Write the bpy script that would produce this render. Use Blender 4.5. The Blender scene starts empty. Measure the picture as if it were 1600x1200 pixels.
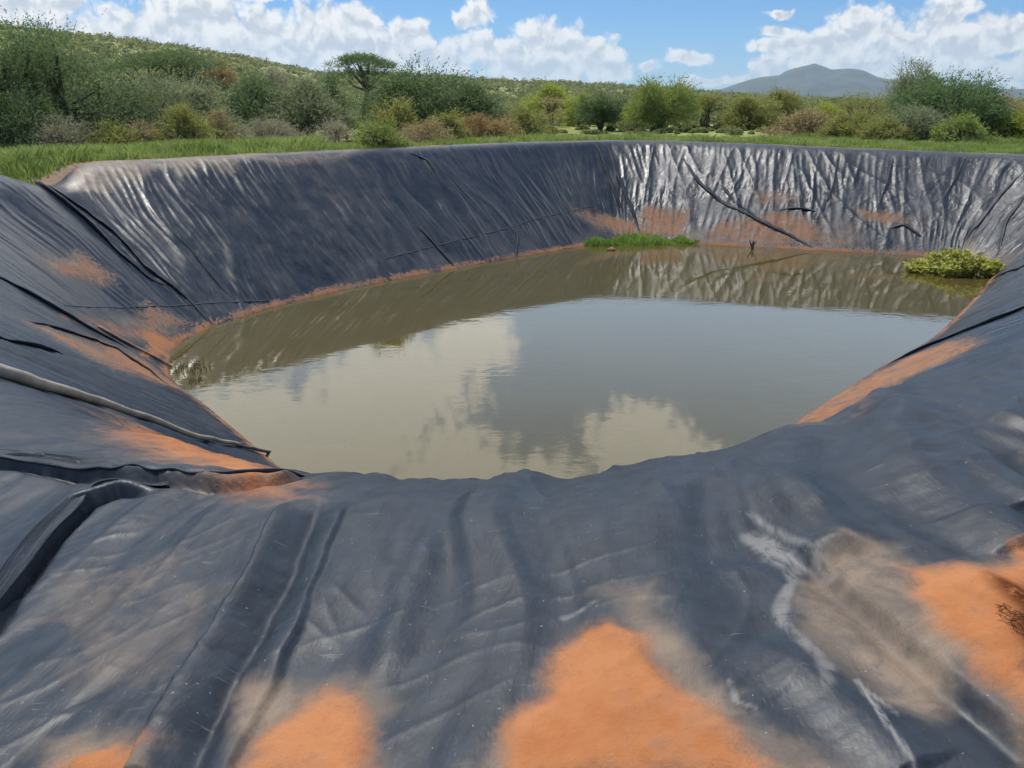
import bpy, math
import numpy as np
from mathutils import Vector
from mathutils.bvhtree import BVHTree

C = bpy.context.scene.collection
R = math.radians
# ---------------------------------------------------------------- noise
_rs = np.random.RandomState(7)
_perm = _rs.permutation(512).astype(np.int64)
_ang = _rs.rand(512) * 2 * np.pi
_gx, _gy = np.cos(_ang), np.sin(_ang)

def noise(x, y, seed=0):
    x = np.asarray(x, float) + seed * 17.31; y = np.asarray(y, float) + seed * 9.73
    x0 = np.floor(x); y0 = np.floor(y); fx = x - x0; fy = y - y0
    xi = x0.astype(np.int64); yi = y0.astype(np.int64)
    def g(a, b, dx, dy):
        h = _perm[(_perm[a & 511] + b) & 511]
        return _gx[h] * dx + _gy[h] * dy
    u = fx * fx * fx * (fx * (fx * 6 - 15) + 10); v = fy * fy * fy * (fy * (fy * 6 - 15) + 10)
    a = g(xi, yi, fx, fy); b = g(xi + 1, yi, fx - 1, fy)
    c = g(xi, yi + 1, fx, fy - 1); d = g(xi + 1, yi + 1, fx - 1, fy - 1)
    return (a + (b - a) * u) * (1 - v) + (c + (d - c) * u) * v * 1.0

def fbm(x, y, o=4, seed=0, gain=.5):
    s = 0; a = 1
    for i in range(o):
        s = s + a * noise(x * 2 ** i, y * 2 ** i, seed + i * 3); a *= gain
    return s

def ridge(x, y, seed=0):            # sharp crests, 0..1
    return (1 - np.abs(noise(x, y, seed)) * 2.2).clip(0, 1)

def sst(a, b, x):
    t = np.clip((x - a) / (b - a), 0, 1); return t * t * (3 - 2 * t)

# ---------------------------------------------------------------- camera model
F, PITCH, EYE = 1208.0, R(20), 5.2
cP, sP = math.cos(PITCH), math.sin(PITCH)
def ray(px, py):
    x = (px - 800) / F; y = (600 - py) / F
    return np.array([x, cP + y * sP, -sP + y * cP])
def at_y(px, py, Y):                # the point of the sight line at distance Y
    d = ray(px, py); return d * (Y / d[1]) + np.array([0, 0, EYE])

# ---------------------------------------------------------------- materials
def new_mat(name):
    m = bpy.data.materials.new(name); m.use_nodes = True
    nt = m.node_tree; b = nt.nodes['Principled BSDF']
    return m, nt, b
class NB:
    """small node builder"""
    def __init__(s, nt): s.nt = nt
    def n(s, t, **k):
        o = s.nt.nodes.new(t)
        for a, v in k.items(): setattr(o, a, v)
        return o
    def set(s, sock, v):
        if hasattr(v, 'is_linked') or isinstance(v, bpy.types.NodeSocket): s.nt.links.new(v, sock)
        else: sock.default_value = v
    def math(s, op, a, b=0.0, c=None, clamp=False):
        o = s.n('ShaderNodeMath', operation=op, use_clamp=clamp)
        s.set(o.inputs[0], a); s.set(o.inputs[1], b)
        if c is not None: s.set(o.inputs[2], c)
        return o.outputs[0]
    def vmath(s, op, a, b=(0, 0, 0), scale=None):
        o = s.n('ShaderNodeVectorMath', operation=op)
        s.set(o.inputs[0], a)
        if op != 'LENGTH': s.set(o.inputs[1], b)
        if scale is not None: s.set(o.inputs['Scale'], scale)
        return o.outputs['Value'] if op in ('LENGTH', 'DOT_PRODUCT') else o.outputs[0]
    def mix(s, f, a, b):
        o = s.n('ShaderNodeMix', data_type='RGBA')
        s.set(o.inputs[0], f); s.set(o.inputs[6], a); s.set(o.inputs[7], b)
        return o.outputs[2]
    def rng(s, v, a, b, c=0.0, d=1.0, smooth=True):
        o = s.n('ShaderNodeMapRange', interpolation_type='SMOOTHSTEP' if smooth else 'LINEAR')
        s.set(o.inputs[0], v)
        for i, q in enumerate((a, b, c, d)): s.set(o.inputs[i + 1], q)
        return o.outputs[0]
    def noise(s, vec, scale, detail=4, rough=.55, dist=0.0):
        o = s.n('ShaderNodeTexNoise')
        s.set(o.inputs['Vector'], vec); o.inputs['Scale'].default_value = scale
        o.inputs['Detail'].default_value = detail; o.inputs['Roughness'].default_value = rough
        o.inputs['Distortion'].default_value = dist
        return o.outputs[0]
    def scale(s, vec, sc):
        return s.vmath('MULTIPLY', vec, sc)
    def attr(s, name):
        return s.n('ShaderNodeAttribute', attribute_name=name)
def rgb(r, g, b): return (r, g, b, 1.0)
def srgb(r, g, b):
    f = lambda c: (c / 255 / 12.92) if c / 255 <= .04045 else ((c / 255 + .055) / 1.055) ** 2.4
    return (f(r), f(g), f(b), 1.0)

# ---- liner
def liner_material():
    m, nt, b = new_mat('liner_plastic'); k = NB(nt)
    P = k.n('ShaderNodeNewGeometry').outputs['Position']
    uv = k.attr('flow').outputs['Vector']
    soil = k.attr('soil').outputs['Fac']; dust = k.attr('dust').outputs['Fac']; cr = k.attr('crumple').outputs['Fac']
    n1 = k.noise(P, 2.2, 6, .62); n2 = k.noise(P, 11, 5, .6); n3 = k.noise(P, 70, 3, .6)
    stre = k.noise(k.scale(uv, (5.0, .45, 1)), 1.0, 5, .6)          # streaks running down the slope
    n5 = k.noise(P, 30, 5, .75)
    brk = k.math('SUBTRACT', k.math('ADD', k.math('ADD', k.math('MULTIPLY', n1, .5), n2), k.math('MULTIPLY', n5, .9)), 1.2)
    sm = k.rng(k.math('ADD', soil, k.math('MULTIPLY', brk, k.attr('ragged').outputs['Fac'])), .22, .92)
    sm = k.math('MULTIPLY', sm, k.rng(soil, .04, .22))
    film = k.math('ADD', dust, k.math('MULTIPLY', k.math('SUBTRACT', k.math('ADD', k.math('MULTIPLY', n1, .6), k.math('MULTIPLY', stre, 1.0)), .80), 1.1))
    swirl = k.noise(k.scale(P, (1.0, .55, 1)), 9, 7, .68, 2.2)
    film = k.math('ADD', film, k.math('MULTIPLY', k.math('SUBTRACT', swirl, .5), .75))
    film = k.math('MULTIPLY', k.rng(film, .0, 1.1), .92)
    base = k.mix(k.rng(n2, .3, .7), rgb(.009, .014, .022), rgb(.018, .026, .038))
    spk = k.math('MAXIMUM', k.rng(k.noise(P, 75, 2, .5), .735, .77), k.rng(k.noise(k.scale(P, (1, .3, 1)), 70, 3, .6), .745, .79))
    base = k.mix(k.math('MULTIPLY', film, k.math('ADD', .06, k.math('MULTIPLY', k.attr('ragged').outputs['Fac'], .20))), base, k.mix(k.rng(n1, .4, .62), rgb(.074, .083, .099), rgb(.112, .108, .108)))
    scr = k.math('MAXIMUM', k.rng(k.noise(k.scale(P, (1.2, 9, 1)), 7, 4, .6, .6), .66, .72), k.rng(k.noise(k.scale(P, (8, 1.5, 1)), 6, 4, .6, .8), .68, .74))
    base = k.mix(k.math('MULTIPLY', scr, .30), base, rgb(.20, .20, .20))
    sil = k.attr('silt').outputs['Fac']
    q5 = k.noise(P, 5, 6, .6, 1.2)
    con = k.math('ADD', k.math('MULTIPLY', sil, 1.3), k.math('MULTIPLY', q5, 1.5))
    lines = k.math('ABSOLUTE', k.math('SINE', k.math('MULTIPLY', con, 34.0)))
    sf = k.math('ADD', sil, k.math('MULTIPLY', k.math('SUBTRACT', k.math('ADD', q5, k.math('MULTIPLY', swirl, .6)), .8), .9))
    sf = k.rng(sf, .12, .95)
    sf = k.math('MULTIPLY', sf, k.math('SUBTRACT', 1.0, k.math('MULTIPLY', k.rng(lines, .55, .05), .22)))
    stc = k.mix(k.rng(k.noise(P, 3.5, 5, .65, .6), .42, .62), rgb(.115, .090, .070), rgb(.205, .152, .108))
    base = k.mix(k.math('MULTIPLY', sf, .92), base, stc)
    base = k.mix(k.math('MULTIPLY', k.attr('trail').outputs['Fac'], k.rng(swirl, .3, .55)), base, rgb(.24, .235, .22))
    base = k.mix(k.math('MULTIPLY', spk, .5), base, rgb(.35, .34, .32))
    so = k.mix(k.rng(k.math('ADD', n1, k.math('MULTIPLY', n2, .3)), .50, .80), rgb(.32, .125, .050), rgb(.385, .170, .078))
    so = k.mix(k.rng(k.math('ADD', n2, k.math('MULTIPLY', k.attr('ragged').outputs['Fac'], .12)), .66, .80), so, rgb(.28, .14, .078))
    so = k.mix(k.rng(k.noise(P, 85, 5, .8), .56, .74, 0, .7), so, rgb(.25, .10, .045))
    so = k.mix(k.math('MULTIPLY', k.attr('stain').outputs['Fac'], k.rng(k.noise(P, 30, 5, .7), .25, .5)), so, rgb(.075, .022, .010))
    so = k.mix(k.rng(k.noise(P, 4, 5, .6), .52, .68, 0, .5), so, rgb(.33, .17, .095))
    base = k.mix(sm, base, so)
    pz = k.n('ShaderNodeSeparateXYZ'); k.set(pz.inputs[0], P)
    wet = k.rng(k.math('ADD', pz.outputs[2], k.math('MULTIPLY', k.math('SUBTRACT', n1, .5), .12)), .055, .005)
    base = k.mix(k.math('MULTIPLY', wet, .55), base, k.mix(.5, base, rgb(.03, .018, .010)))
    k.set(b.inputs['Base Color'], base)
    ro = k.math('ADD', .31, k.math('MULTIPLY', film, .28))
    ro = k.math('ADD', ro, k.math('MULTIPLY', k.math('SUBTRACT', n1, .5), .16))
    ro = k.math('ADD', ro, k.math('MULTIPLY', k.math('SUBTRACT', 2.3, k.attr('ragged').outputs['Fac']), .095))
    ro = k.math('ADD', ro, k.math('MULTIPLY', cr, .05))
    ro = k.math('ADD', ro, k.math('MULTIPLY', sf, .22))
    ro = k.math('MAXIMUM', ro, k.math('MULTIPLY', sm, .95))
    k.set(b.inputs['Roughness'], ro)
    k.set(b.inputs['Specular IOR Level'], k.math('MULTIPLY', k.math('SUBTRACT', 1.0, sm), .33))
    h = k.math('ADD', k.math('MULTIPLY', k.noise(k.scale(uv, (9, 2.2, 1)), 1.0, 4, .6), .010), k.math('MULTIPLY', n3, .0010))
    h = k.math('ADD', h, k.math('MULTIPLY', sm, k.math('ADD', k.math('MULTIPLY', k.noise(P, 190, 3, .7), .0035), k.math('MULTIPLY', k.noise(P, 22, 4, .6), .010))))
    h = k.math('ADD', h, k.math('MULTIPLY', k.math('MULTIPLY', cr, k.noise(P, 7, 4, .6, .8)), .03))
    bp = k.n('ShaderNodeBump'); bp.inputs['Strength'].default_value = .7; bp.inputs['Distance'].default_value = 1.0
    k.set(bp.inputs['Height'], h); k.set(b.inputs['Normal'], bp.outputs[0])
    return m

def water_material():
    m, nt, b = new_mat('murky_water'); k = NB(nt)
    P = k.n('ShaderNodeNewGeometry').outputs['Position']
    n = k.noise(P, .35, 4, .6)
    k.set(b.inputs['Base Color'], k.mix(n, rgb(.058, .047, .013), rgb(.078, .065, .022)))
    b.inputs['Roughness'].default_value = .035; b.inputs['IOR'].default_value = 1.47
    h = k.math('ADD', k.math('MULTIPLY', k.noise(k.scale(P, (1, 1.6, 1)), 3.2, 3, .5), .010),
               k.math('MULTIPLY', k.noise(P, .9, 2, .5), .02))
    calm = k.rng(k.noise(P, .25, 2, .5), .35, .65, .15, 1.0)
    bp = k.n('ShaderNodeBump'); bp.inputs['Distance'].default_value = 1.0
    k.set(bp.inputs['Strength'], k.math('MULTIPLY', calm, .22))
    k.set(bp.inputs['Height'], h); k.set(b.inputs['Normal'], bp.outputs[0])
    return m

def ground_material():
    m, nt, b = new_mat('earth_and_grass'); k = NB(nt)
    P = k.n('ShaderNodeNewGeometry').outputs['Position']
    bare = k.attr('bare').outputs['Fac']
    n1 = k.noise(P, .05, 5, .6); n2 = k.noise(P, .6, 5, .65); n3 = k.noise(P, 9, 4, .6)
    g = k.mix(k.rng(n1, .35, .65), rgb(.24, .25, .085), rgb(.17, .205, .068))
    g = k.mix(k.rng(n2, .48, .72), g, rgb(.30, .26, .13))
    d = k.mix(n3, rgb(.17, .115, .08), rgb(.31, .225, .16))
    f = k.rng(k.math('ADD', bare, k.math('MULTIPLY', k.math('SUBTRACT', n2, .5), .8)), .35, .65)
    k.set(b.inputs['Base Color'], k.mix(f, g, d)); b.inputs['Roughness'].default_value = 1; b.inputs['Specular IOR Level'].default_value = .1
    bp = k.n('ShaderNodeBump'); bp.inputs['Strength'].default_value = .6; bp.inputs['Distance'].default_value = .1
    k.set(bp.inputs['Height'], n3); k.set(b.inputs['Normal'], bp.outputs[0])
    return m

def leaf_material(name, c1, c2, trans=.5):
    m, nt, b = new_mat(name); k = NB(nt)
    t = k.attr('tone').outputs['Fac']
    col = k.mix(t, rgb(*c1), rgb(*c2))
    k.set(b.inputs['Base Color'], col); b.inputs['Roughness'].default_value = .6; b.inputs['Specular IOR Level'].default_value = .25
    tr = k.n('ShaderNodeBsdfTranslucent'); k.set(tr.inputs[0], k.mix(.5, col, rgb(c2[0] * 1.1, c2[1] * 1.2, c2[2] * .7)))
    mx = k.n('ShaderNodeMixShader'); mx.inputs[0].default_value = trans
    nt.links.new(b.outputs[0], mx.inputs[1]); nt.links.new(tr.outputs[0], mx.inputs[2])
    nt.links.new(mx.outputs[0], nt.nodes['Material Output'].inputs[0])
    return m

def plain(name, c1, c2, scale=8, rough=.8, stretch=(1, 1, 1), spec=.3):
    m, nt, b = new_mat(name); k = NB(nt)
    P = k.n('ShaderNodeNewGeometry').outputs['Position']
    n = k.noise(k.scale(P, stretch), scale, 5, .6)
    k.set(b.inputs['Base Color'], k.mix(k.rng(n, .35, .65), rgb(*c1), rgb(*c2)))
    b.inputs['Roughness'].default_value = rough; b.inputs['Specular IOR Level'].default_value = spec
    bp = k.n('ShaderNodeBump'); bp.inputs['Strength'].default_value = .4; bp.inputs['Distance'].default_value = .02
    k.set(bp.inputs['Height'], n); k.set(b.inputs['Normal'], bp.outputs[0])
    return m

M_liner = liner_material(); M_water = water_material(); M_ground = ground_material()
M_bark = plain('bark', (.06, .045, .035), (.13, .10, .08), 14)
M_greybark = plain('grey_twig', (.16, .13, .11), (.27, .23, .19), 14)
M_hose = plain('dusty_hose', (.36, .32, .26), (.24, .21, .18), 5, .45, spec=.5)
M_hosetip = plain('hose_end', (.07, .065, .06), (.13, .11, .095), 12, .6)
M_stick = plain('stick_wood', (.28, .14, .08), (.40, .24, .15), 10)
M_straw = plain('dead_stalks', (.10, .035, .015), (.24, .09, .035), 20)
M_clod = plain('mud_clod', (.20, .09, .05), (.33, .16, .09), 12)

# ---------------------------------------------------------------- mesh helpers
def mesh_np(name, V, Q, mat, parent=None, attrs=None, smooth=True, vec=None):
    me = bpy.data.meshes.new(name); V = np.asarray(V, np.float32); Q = np.asarray(Q, np.int32)
    nv, nf, kk = len(V), len(Q), Q.shape[1]
    me.vertices.add(nv); me.vertices.foreach_set('co', V.ravel())
    me.loops.add(nf * kk); me.loops.foreach_set('vertex_index', Q.ravel())
    me.polygons.add(nf); me.polygons.foreach_set('loop_start', np.arange(nf, dtype=np.int32) * kk)
    me.polygons.foreach_set('use_smooth', np.full(nf, smooth))
    for n, a in (attrs or {}).items():
        at = me.attributes.new(n, 'FLOAT', 'POINT'); at.data.foreach_set('value', np.asarray(a, np.float32).ravel())
    for n, a in (vec or {}).items():
        at = me.attributes.new(n, 'FLOAT_VECTOR', 'POINT'); at.data.foreach_set('vector', np.asarray(a, np.float32).ravel())
    me.materials.append(mat); me.update(calc_edges=True); me.validate()
    o = bpy.data.objects.new(name, me); C.objects.link(o)
    if parent is not None: o.parent = parent
    return o
def tag(o, label, cat=None, group=None, kind=None):
    if label: o['label'] = label
    if cat: o['category'] = cat
    if group: o['group'] = group
    if kind: o['kind'] = kind
    return o
def empty(name, loc, label, cat, group=None):
    o = bpy.data.objects.new(name, None); o.location = loc; o.empty_display_size = .3; C.objects.link(o)
    return tag(o, label, cat, group)
def grid_quads(nr, nc, wrap):
    i = np.arange(nr - 1)[:, None]; j = np.arange(nc if wrap else nc - 1)[None, :]; j2 = (j + 1) % nc
    return np.stack([i * nc + j, i * nc + j2, (i + 1) * nc + j2, (i + 1) * nc + j], -1).reshape(-1, 4)
def tube(pts, rad, seg=6):
    """one tapered tube: verts, quads"""
    pts = np.asarray(pts, float); rad = np.asarray(rad, float); n = len(pts)
    T = np.gradient(pts, axis=0); T /= np.linalg.norm(T, axis=1)[:, None] + 1e-9
    up = np.where(np.abs(T[:, 2:3]) > .9, [[1, 0, 0]], [[0, 0, 1]])
    A = np.cross(T, up); A /= np.linalg.norm(A, axis=1)[:, None] + 1e-9; B = np.cross(T, A)
    a = np.arange(seg) * 2 * np.pi / seg
    V = pts[:, None] + rad[:, None, None] * (np.cos(a)[None, :, None] * A[:, None] + np.sin(a)[None, :, None] * B[:, None])
    return V.reshape(-1, 3), grid_quads(n, seg, True)
class Acc:
    def __init__(s): s.V = []; s.Q = []; s.n = 0
    def add(s, V, Q): s.V.append(V); s.Q.append(Q + s.n); s.n += len(V)
    def get(s): return np.concatenate(s.V), np.concatenate(s.Q)

# ---------------------------------------------------------------- pond plan: waterline point, crest point, crest height
CTRL = [
 (0.6, 7.6, 0.0, 3.15, 3.68), (-1.4, 8.4, -2.3, 4.1, 3.44), (-2.8, 9.7, -5.4, 6.2, 3.56), (-5.4, 12.9, -9.2, 9.9, 3.7),
 (-6.9, 14.7, -11.6, 14.0, 3.68), (-7.6, 16.6, -12.5, 17.6, 3.66), (-7.6, 17.4, -12.2, 19.3, 3.55), (-7.5, 17.9, -11.7, 20.5, 3.12),
 (-7.35, 18.5, -11.5, 21.9, 3.60), (-6.4, 20.4, -9.9, 23.8, 3.62), (-4.6, 22.8, -8.0, 25.9, 3.62), (-1.7, 25.7, -5.0, 29.0, 3.60),
 (1.0, 28.2, -2.0, 31.9, 3.60), (3.0, 30.0, 0.9, 34.3, 3.60), (4.2, 30.8, 4.0, 35.9, 3.60), (5.6, 30.8, 7.0, 35.7, 3.58),
 (9.3, 29.5, 10.9, 34.2, 3.50), (14.5, 27.8, 16.0, 32.3, 3.36), (15.9, 26.6, 20.0, 30.0, 3.30), (15.5, 24.6, 20.6, 25.0, 3.4),
 (10.3, 17.9, 14.4, 14.8, 3.6), (7.8, 15.4, 11.8, 11.8, 3.66), (4.7, 12.1, 8.6, 8.3, 3.72), (3.7, 10.8, 6.2, 6.1, 3.82), (2.8, 9.5, 3.6, 4.5, 4.04), (1.7, 8.2, 1.75, 3.5, 3.90)]
CT = np.array(CTRL); NCt = len(CT)
def spline(t):
    i = np.floor(t).astype(int); f = (t - i)[:, None]
    p = [CT[(i + k) % NCt] for k in (-1, 0, 1, 2)]
    cr = .5 * (2 * p[1] + (p[2] - p[0]) * f + (2 * p[0] - 5 * p[1] + 4 * p[2] - p[3]) * f ** 2 + (3 * p[1] - p[0] - 3 * p[2] + p[3]) * f ** 3)
    bs = ((1 - f) ** 3 * p[0] + (3 * f ** 3 - 6 * f ** 2 + 4) * p[1] + (-3 * f ** 3 + 3 * f ** 2 + 3 * f + 1) * p[2] + f ** 3 * p[3]) / 6
    return cr * .85 + bs * .15
tt = np.linspace(0, NCt, 12000, endpoint=False); SP = spline(tt)
def segdist(S):       # distance from the eye to the bank strip of a column
    W = S[:, :2]; Cc = S[:, 2:4]; best = np.full(len(S), 1e9)
    for q in (0, .4, .8, 1.0, 1.3): best = np.minimum(best, np.hypot(*(W + (Cc - W) * q).T))
    return best
mid = SP[:, :2] * .35 + SP[:, 2:4] * .65
dl = np.hypot(*np.diff(np.vstack([mid, mid[:1]]), axis=0).T)
U_all = np.concatenate([[0], np.cumsum(dl)]); PERIM = U_all[-1]
dens = dl / np.clip(.0021 * segdist(SP), .0075, .046)
cd = np.concatenate([[0], np.cumsum(dens)]); NC = int(cd[-1])
tcol = np.interp(np.arange(NC) / NC * cd[-1], cd, np.concatenate([tt, [NCt]]))
S = spline(tcol); Wc, Cr, Zc = S[:, :2], S[:, 2:4], S[:, 4]
Uc = np.interp(tcol, np.concatenate([tt, [NCt]]), U_all)
Uc = (Uc - np.interp(19.3, np.concatenate([tt, [NCt]]), U_all)) % PERIM   # the flow coordinate starts at the right hand corner
def band(a, b, soft=.6):   # weight of a stretch of control indices (may wrap)
    t = tcol
    if a < b: return sst(a - soft, a + soft, t) * (1 - sst(b - soft, b + soft, t))
    return np.maximum(sst(a - soft, a + soft, t), 1 - sst(b - soft, b + soft, t))
Wnear = band(23.8, 1.6, .6); Wcrum = band(14.4, 19.2, .7); Wleft = band(1.8, 6.2, .6); Wright = band(19.6, 23.8, .6); Wfl = band(7.6, 13.9, .5)
Lh = np.hypot(*(Cr - Wc).T)
Dir = (Cr - Wc) / Lh[:, None]
# rows: horizontal distance measured as fraction of the slope (t) then metres beyond the crest (d)
rows_t = np.concatenate([np.linspace(-.3, -.02, 10), np.linspace(0, .74, 88), np.linspace(.75, 1.0, 70)])
rows_d = np.concatenate([np.linspace(.02, .5, 26), np.linspace(.509, 2.6, 232)])
NR = len(rows_t) + len(rows_d)
def smin(a, b, k):
    h = np.clip(k - np.abs(a - b), 0, None) / k; return np.minimum(a, b) - h * h * k * .25
def base_surface(cols, rt, rd):
    W_, C_, D_, Z_, L_ = Wc[cols], Cr[cols], Dir[cols], Zc[cols], Lh[cols]
    tt_ = np.concatenate([rt[:, None] * np.ones(len(cols))[None], 1 + rd[:, None] / L_[None]])
    xy = W_[None] + (D_ * L_[:, None])[None] * tt_[..., None]
    kk = .26 + .36 * Wnear[cols] + .10 * Wright[cols] + .2 * Wleft[cols]
    line = Z_[None] * tt_
    z = smin(line, np.broadcast_to(Z_[None], line.shape), kk[None]) + kk[None] * .06 * sst(.5, 1.0, tt_)
    return xy, z, tt_
# --- coarse version for shooting sight lines at the banks
cc = np.arange(0, NC, 6); rt_c = rows_t[::3]; rd_c = rows_d[::8]
xy, z, _ = base_surface(cc, rt_c, rd_c)
Vb = np.concatenate([xy, z[..., None]], -1).reshape(-1, 3)
BVH = BVHTree.FromPolygons([tuple(v) for v in Vb], [tuple(q) for q in grid_quads(len(rt_c) + len(rd_c), len(cc), True)])
def hit(px, py):
    d = Vector(ray(px, py)).normalized()
    loc, nor, idx, dist = BVH.ray_cast(Vector((0, 0, EYE)), d)
    if loc is None: return None, None
    if nor.z < 0: nor = -nor
    return np.array(loc), np.array(nor)
def hits(pl):
    out = [hit(*p)[0] for p in pl]
    return np.array([o for o in out if o is not None])

# --- fine surface
xy, z, TT = base_surface(np.arange(NC), rows_t, rows_d)
X, Y, Z = xy[..., 0], xy[..., 1], z
P3 = np.stack([X, Y, Z], -1)
dU = np.roll(P3, -1, 1) - np.roll(P3, 1, 1); dV = np.gradient(P3, axis=0)
Nn = np.cross(dU, dV); Nn /= np.linalg.norm(Nn, axis=-1)[..., None] + 1e-12
Nn *= np.sign(Nn[..., 2:3] + 1e-9)
u = np.broadcast_to(Uc[None], X.shape); v = TT * Lh[None] * 1.25
w = lambda a: np.broadcast_to(a[None], X.shape)
slope = sst(-.05, .12, TT) * (1 - sst(.86, 1.02, TT) * .75)
# long folds running down the slope, drifting sideways
wu = u + .35 * noise(u * .35, v * .3, 3) + .10 * noise(u * 1.5, v * .7, 5)
D = np.zeros_like(X)
tens = .35 + .65 * sst(-.25, .35, noise(u * .16, v * .25, 11))
D += .030 * noise(wu * 1.1, v * .22, 1) * slope
D += .022 * (ridge(wu * 1.7, v * .16, 2) ** 3) * slope * tens
D += .020 * (ridge(wu * 4.0, v * .26, 4) ** 3) * slope * sst(-.25, .3, noise(u * .35, v * .4, 17)) * (1 + w(Wfl) * .7)
D += .030 * (ridge(wu * 2.3 + .3 * v, v * .14, 14) ** 6) * slope * sst(-.05, .25, noise(u * .5, v * .3, 15))
D += .0070 * noise(wu * 9, v * .5, 6) * slope * (.3 + 1.0 * sst(-.2, .3, noise(u * .3, v * .5, 16)))
# sparse deep creases with a sharp lip
cz = ridge(wu * .62 + .15 * v * noise(u * .1, 0 * v, 21), v * .10, 8)
D += .030 * sst(.80, 1.0, cz) * slope * sst(-.1, .3, noise(u * .4, v * .35, 12))
# crumpled far right wall
q = 1.9
cu = u + .5 * noise(u * .5, v * .5, 31) + .22 * noise(u * 1.6, v * 1.6, 32); cv = v + .45 * noise(u * .6, v * .6, 33) + .2 * noise(u * 1.8, v * 1.8, 34)
crm = .62 * (.040 * ridge(cu * 1.1, cv * .55, 35) ** 2 + .030 * ridge(cu * 2.1 + cv * .6, cv * 1.1, 36) ** 2 + .018 * ridge(cu * 3.8 - cv * 1.3, cv * 2.2, 37) ** 2 + .010 * ridge(cu * 6.5, cv * 5.5, 38))
low = sst(1.0, .30, TT + .25 * noise(u * .35, v * .2, 39))
D += .050 * w(Wcrum) * ridge(u * .75 + v * (.25 + .8 * noise(u * .16, 0 * v, 24)), v * .16, 25) ** 5 * sst(.05, .2, TT) * (1 - sst(.93, 1.0, TT))
D += .030 * w(Wcrum) * ridge(u * 1.9 - v * (.1 + .9 * noise(u * .2, 0 * v, 26)), v * .2, 27) ** 4 * sst(.05, .2, TT) * (1 - sst(.9, .98, TT))
D += crm * w(Wcrum) * sst(-.05, .1, TT) * (.16 + .80 * low) * (.35 + .65 * sst(-.2, .3, noise(u * .3, v * .4, 40))) * (1 - sst(.93, 1.02, TT))
D += (crm * .35) * w(np.maximum(Wright, Wleft)) * sst(.7, .1, TT) * sst(-.05, .1, TT)
# bank top and foreground: broad soft rolls radiating from the near corner
fr = w(np.maximum(Wnear, np.maximum(Wright, Wleft))) * sst(.72, .95, TT)
ang = np.arctan2(X - .3, 9.0 - Y); rad = np.hypot(X - .3, 9.0 - Y)
a1 = ang + .05 * noise(X * 1.1, Y * 1.1, 41)
D += fr * (.050 * noise(a1 * 16, rad * .35, 42) + .026 * noise(a1 * 34, rad * .5, 43) + .006 * noise(a1 * 80, rad * 1.2, 44) + .006 * noise(X * 3, Y * 3, 45) + .0016 * noise(X * 9, Y * 9, 46))
for j, (cxx, cyy) in enumerate(((.8, .6), (-.5, .85), (.97, .2))):
    xa, ya = X * cxx + Y * cyy, -X * cyy + Y * cxx
    D += fr * .0034 * ridge(xa * 1.3 + .5 * noise(X * 1.4, Y * 1.4, 101 + j), ya * 5.5 + 1.2 * noise(X * 1.1, Y * 1.1, 104 + j), 107 + j) ** 7 * sst(-.05, .3, noise(X * 1.2 + j * 9, Y * 1.2, 110))
rr_ = fr * sst(.4, 1.5, X) * sst(2.0, 3.0, Y)
xr, yr = X * .75 + Y * .66, -X * .66 + Y * .75        # along / across the draped bank at right
yr = yr + .25 * noise(X * .9, Y * .9, 47)
D += rr_ * (.055 * noise(xr * .35, yr * 2.1, 48) + .040 * ridge(xr * .4, yr * 2.7, 49) ** 2 + .018 * noise(xr * 1.2, yr * 6.5, 44))
def poly_sd(pl, mask):
    """distance to an open polyline in plan + signed side + fraction along, for masked verts"""
    p = np.stack([X[mask], Y[mask]], -1); best = np.full(len(p), 1e9); sd = np.zeros(len(p)); fr_ = np.zeros(len(p)); n = len(pl) - 1
    for i in range(n):
        a, b = pl[i][:2], pl[i + 1][:2]; e = b - a; L2 = e @ e
        h = np.clip(((p - a) @ e) / L2, 0, 1); dd = p - a - h[:, None] * e; dist = np.hypot(*dd.T)
        s_ = np.sign(e[0] * (p - a)[:, 1] - e[1] * (p - a)[:, 0]); up = dist < best
        best[up] = dist[up]; sd[up] = (s_ * dist)[up]; fr_[up] = (i + h[up]) / n
    return sd, fr_
near_mask = (np.hypot(X, Y) < 9.5) & (TT > .3)
def fold(pix, h, wl, wr, dip=0.0, ends=(.08, .08)):
    """raise a fold along a line; wl / wr: widths on its two sides; dip: hollow on the right side"""
    pl = hits(pix); sd, f_ = poly_sd(pl, near_mask)
    env = sst(0, ends[0], f_) * (1 - sst(1 - ends[1], 1, f_)) if ends else 1.0
    prof = np.where(sd > 0, np.exp(-(sd / wl) ** 2), np.exp(-(sd / wr) ** 2))
    jit = .012 * noise(f_ * 9 + h * 50, f_ * 0, 69) + .005 * noise(f_ * 31 + h * 50, f_ * 0, 70); sd = sd + jit
    prof = np.where(sd > 0, np.exp(-(sd / wl) ** 2), np.exp(-(sd / wr) ** 2))
    if dip >= 0: dd = h * prof - dip * np.where(sd < 0, np.exp(-((sd + wr * 2.1) / (wr * 1.1)) ** 2), 0)
    else: dd = h * prof + dip * np.where(sd > 0, np.exp(-((sd - wl * 1.7) / (wl * .35)) ** 2), 0)
    D[near_mask] += dd * env
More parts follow.
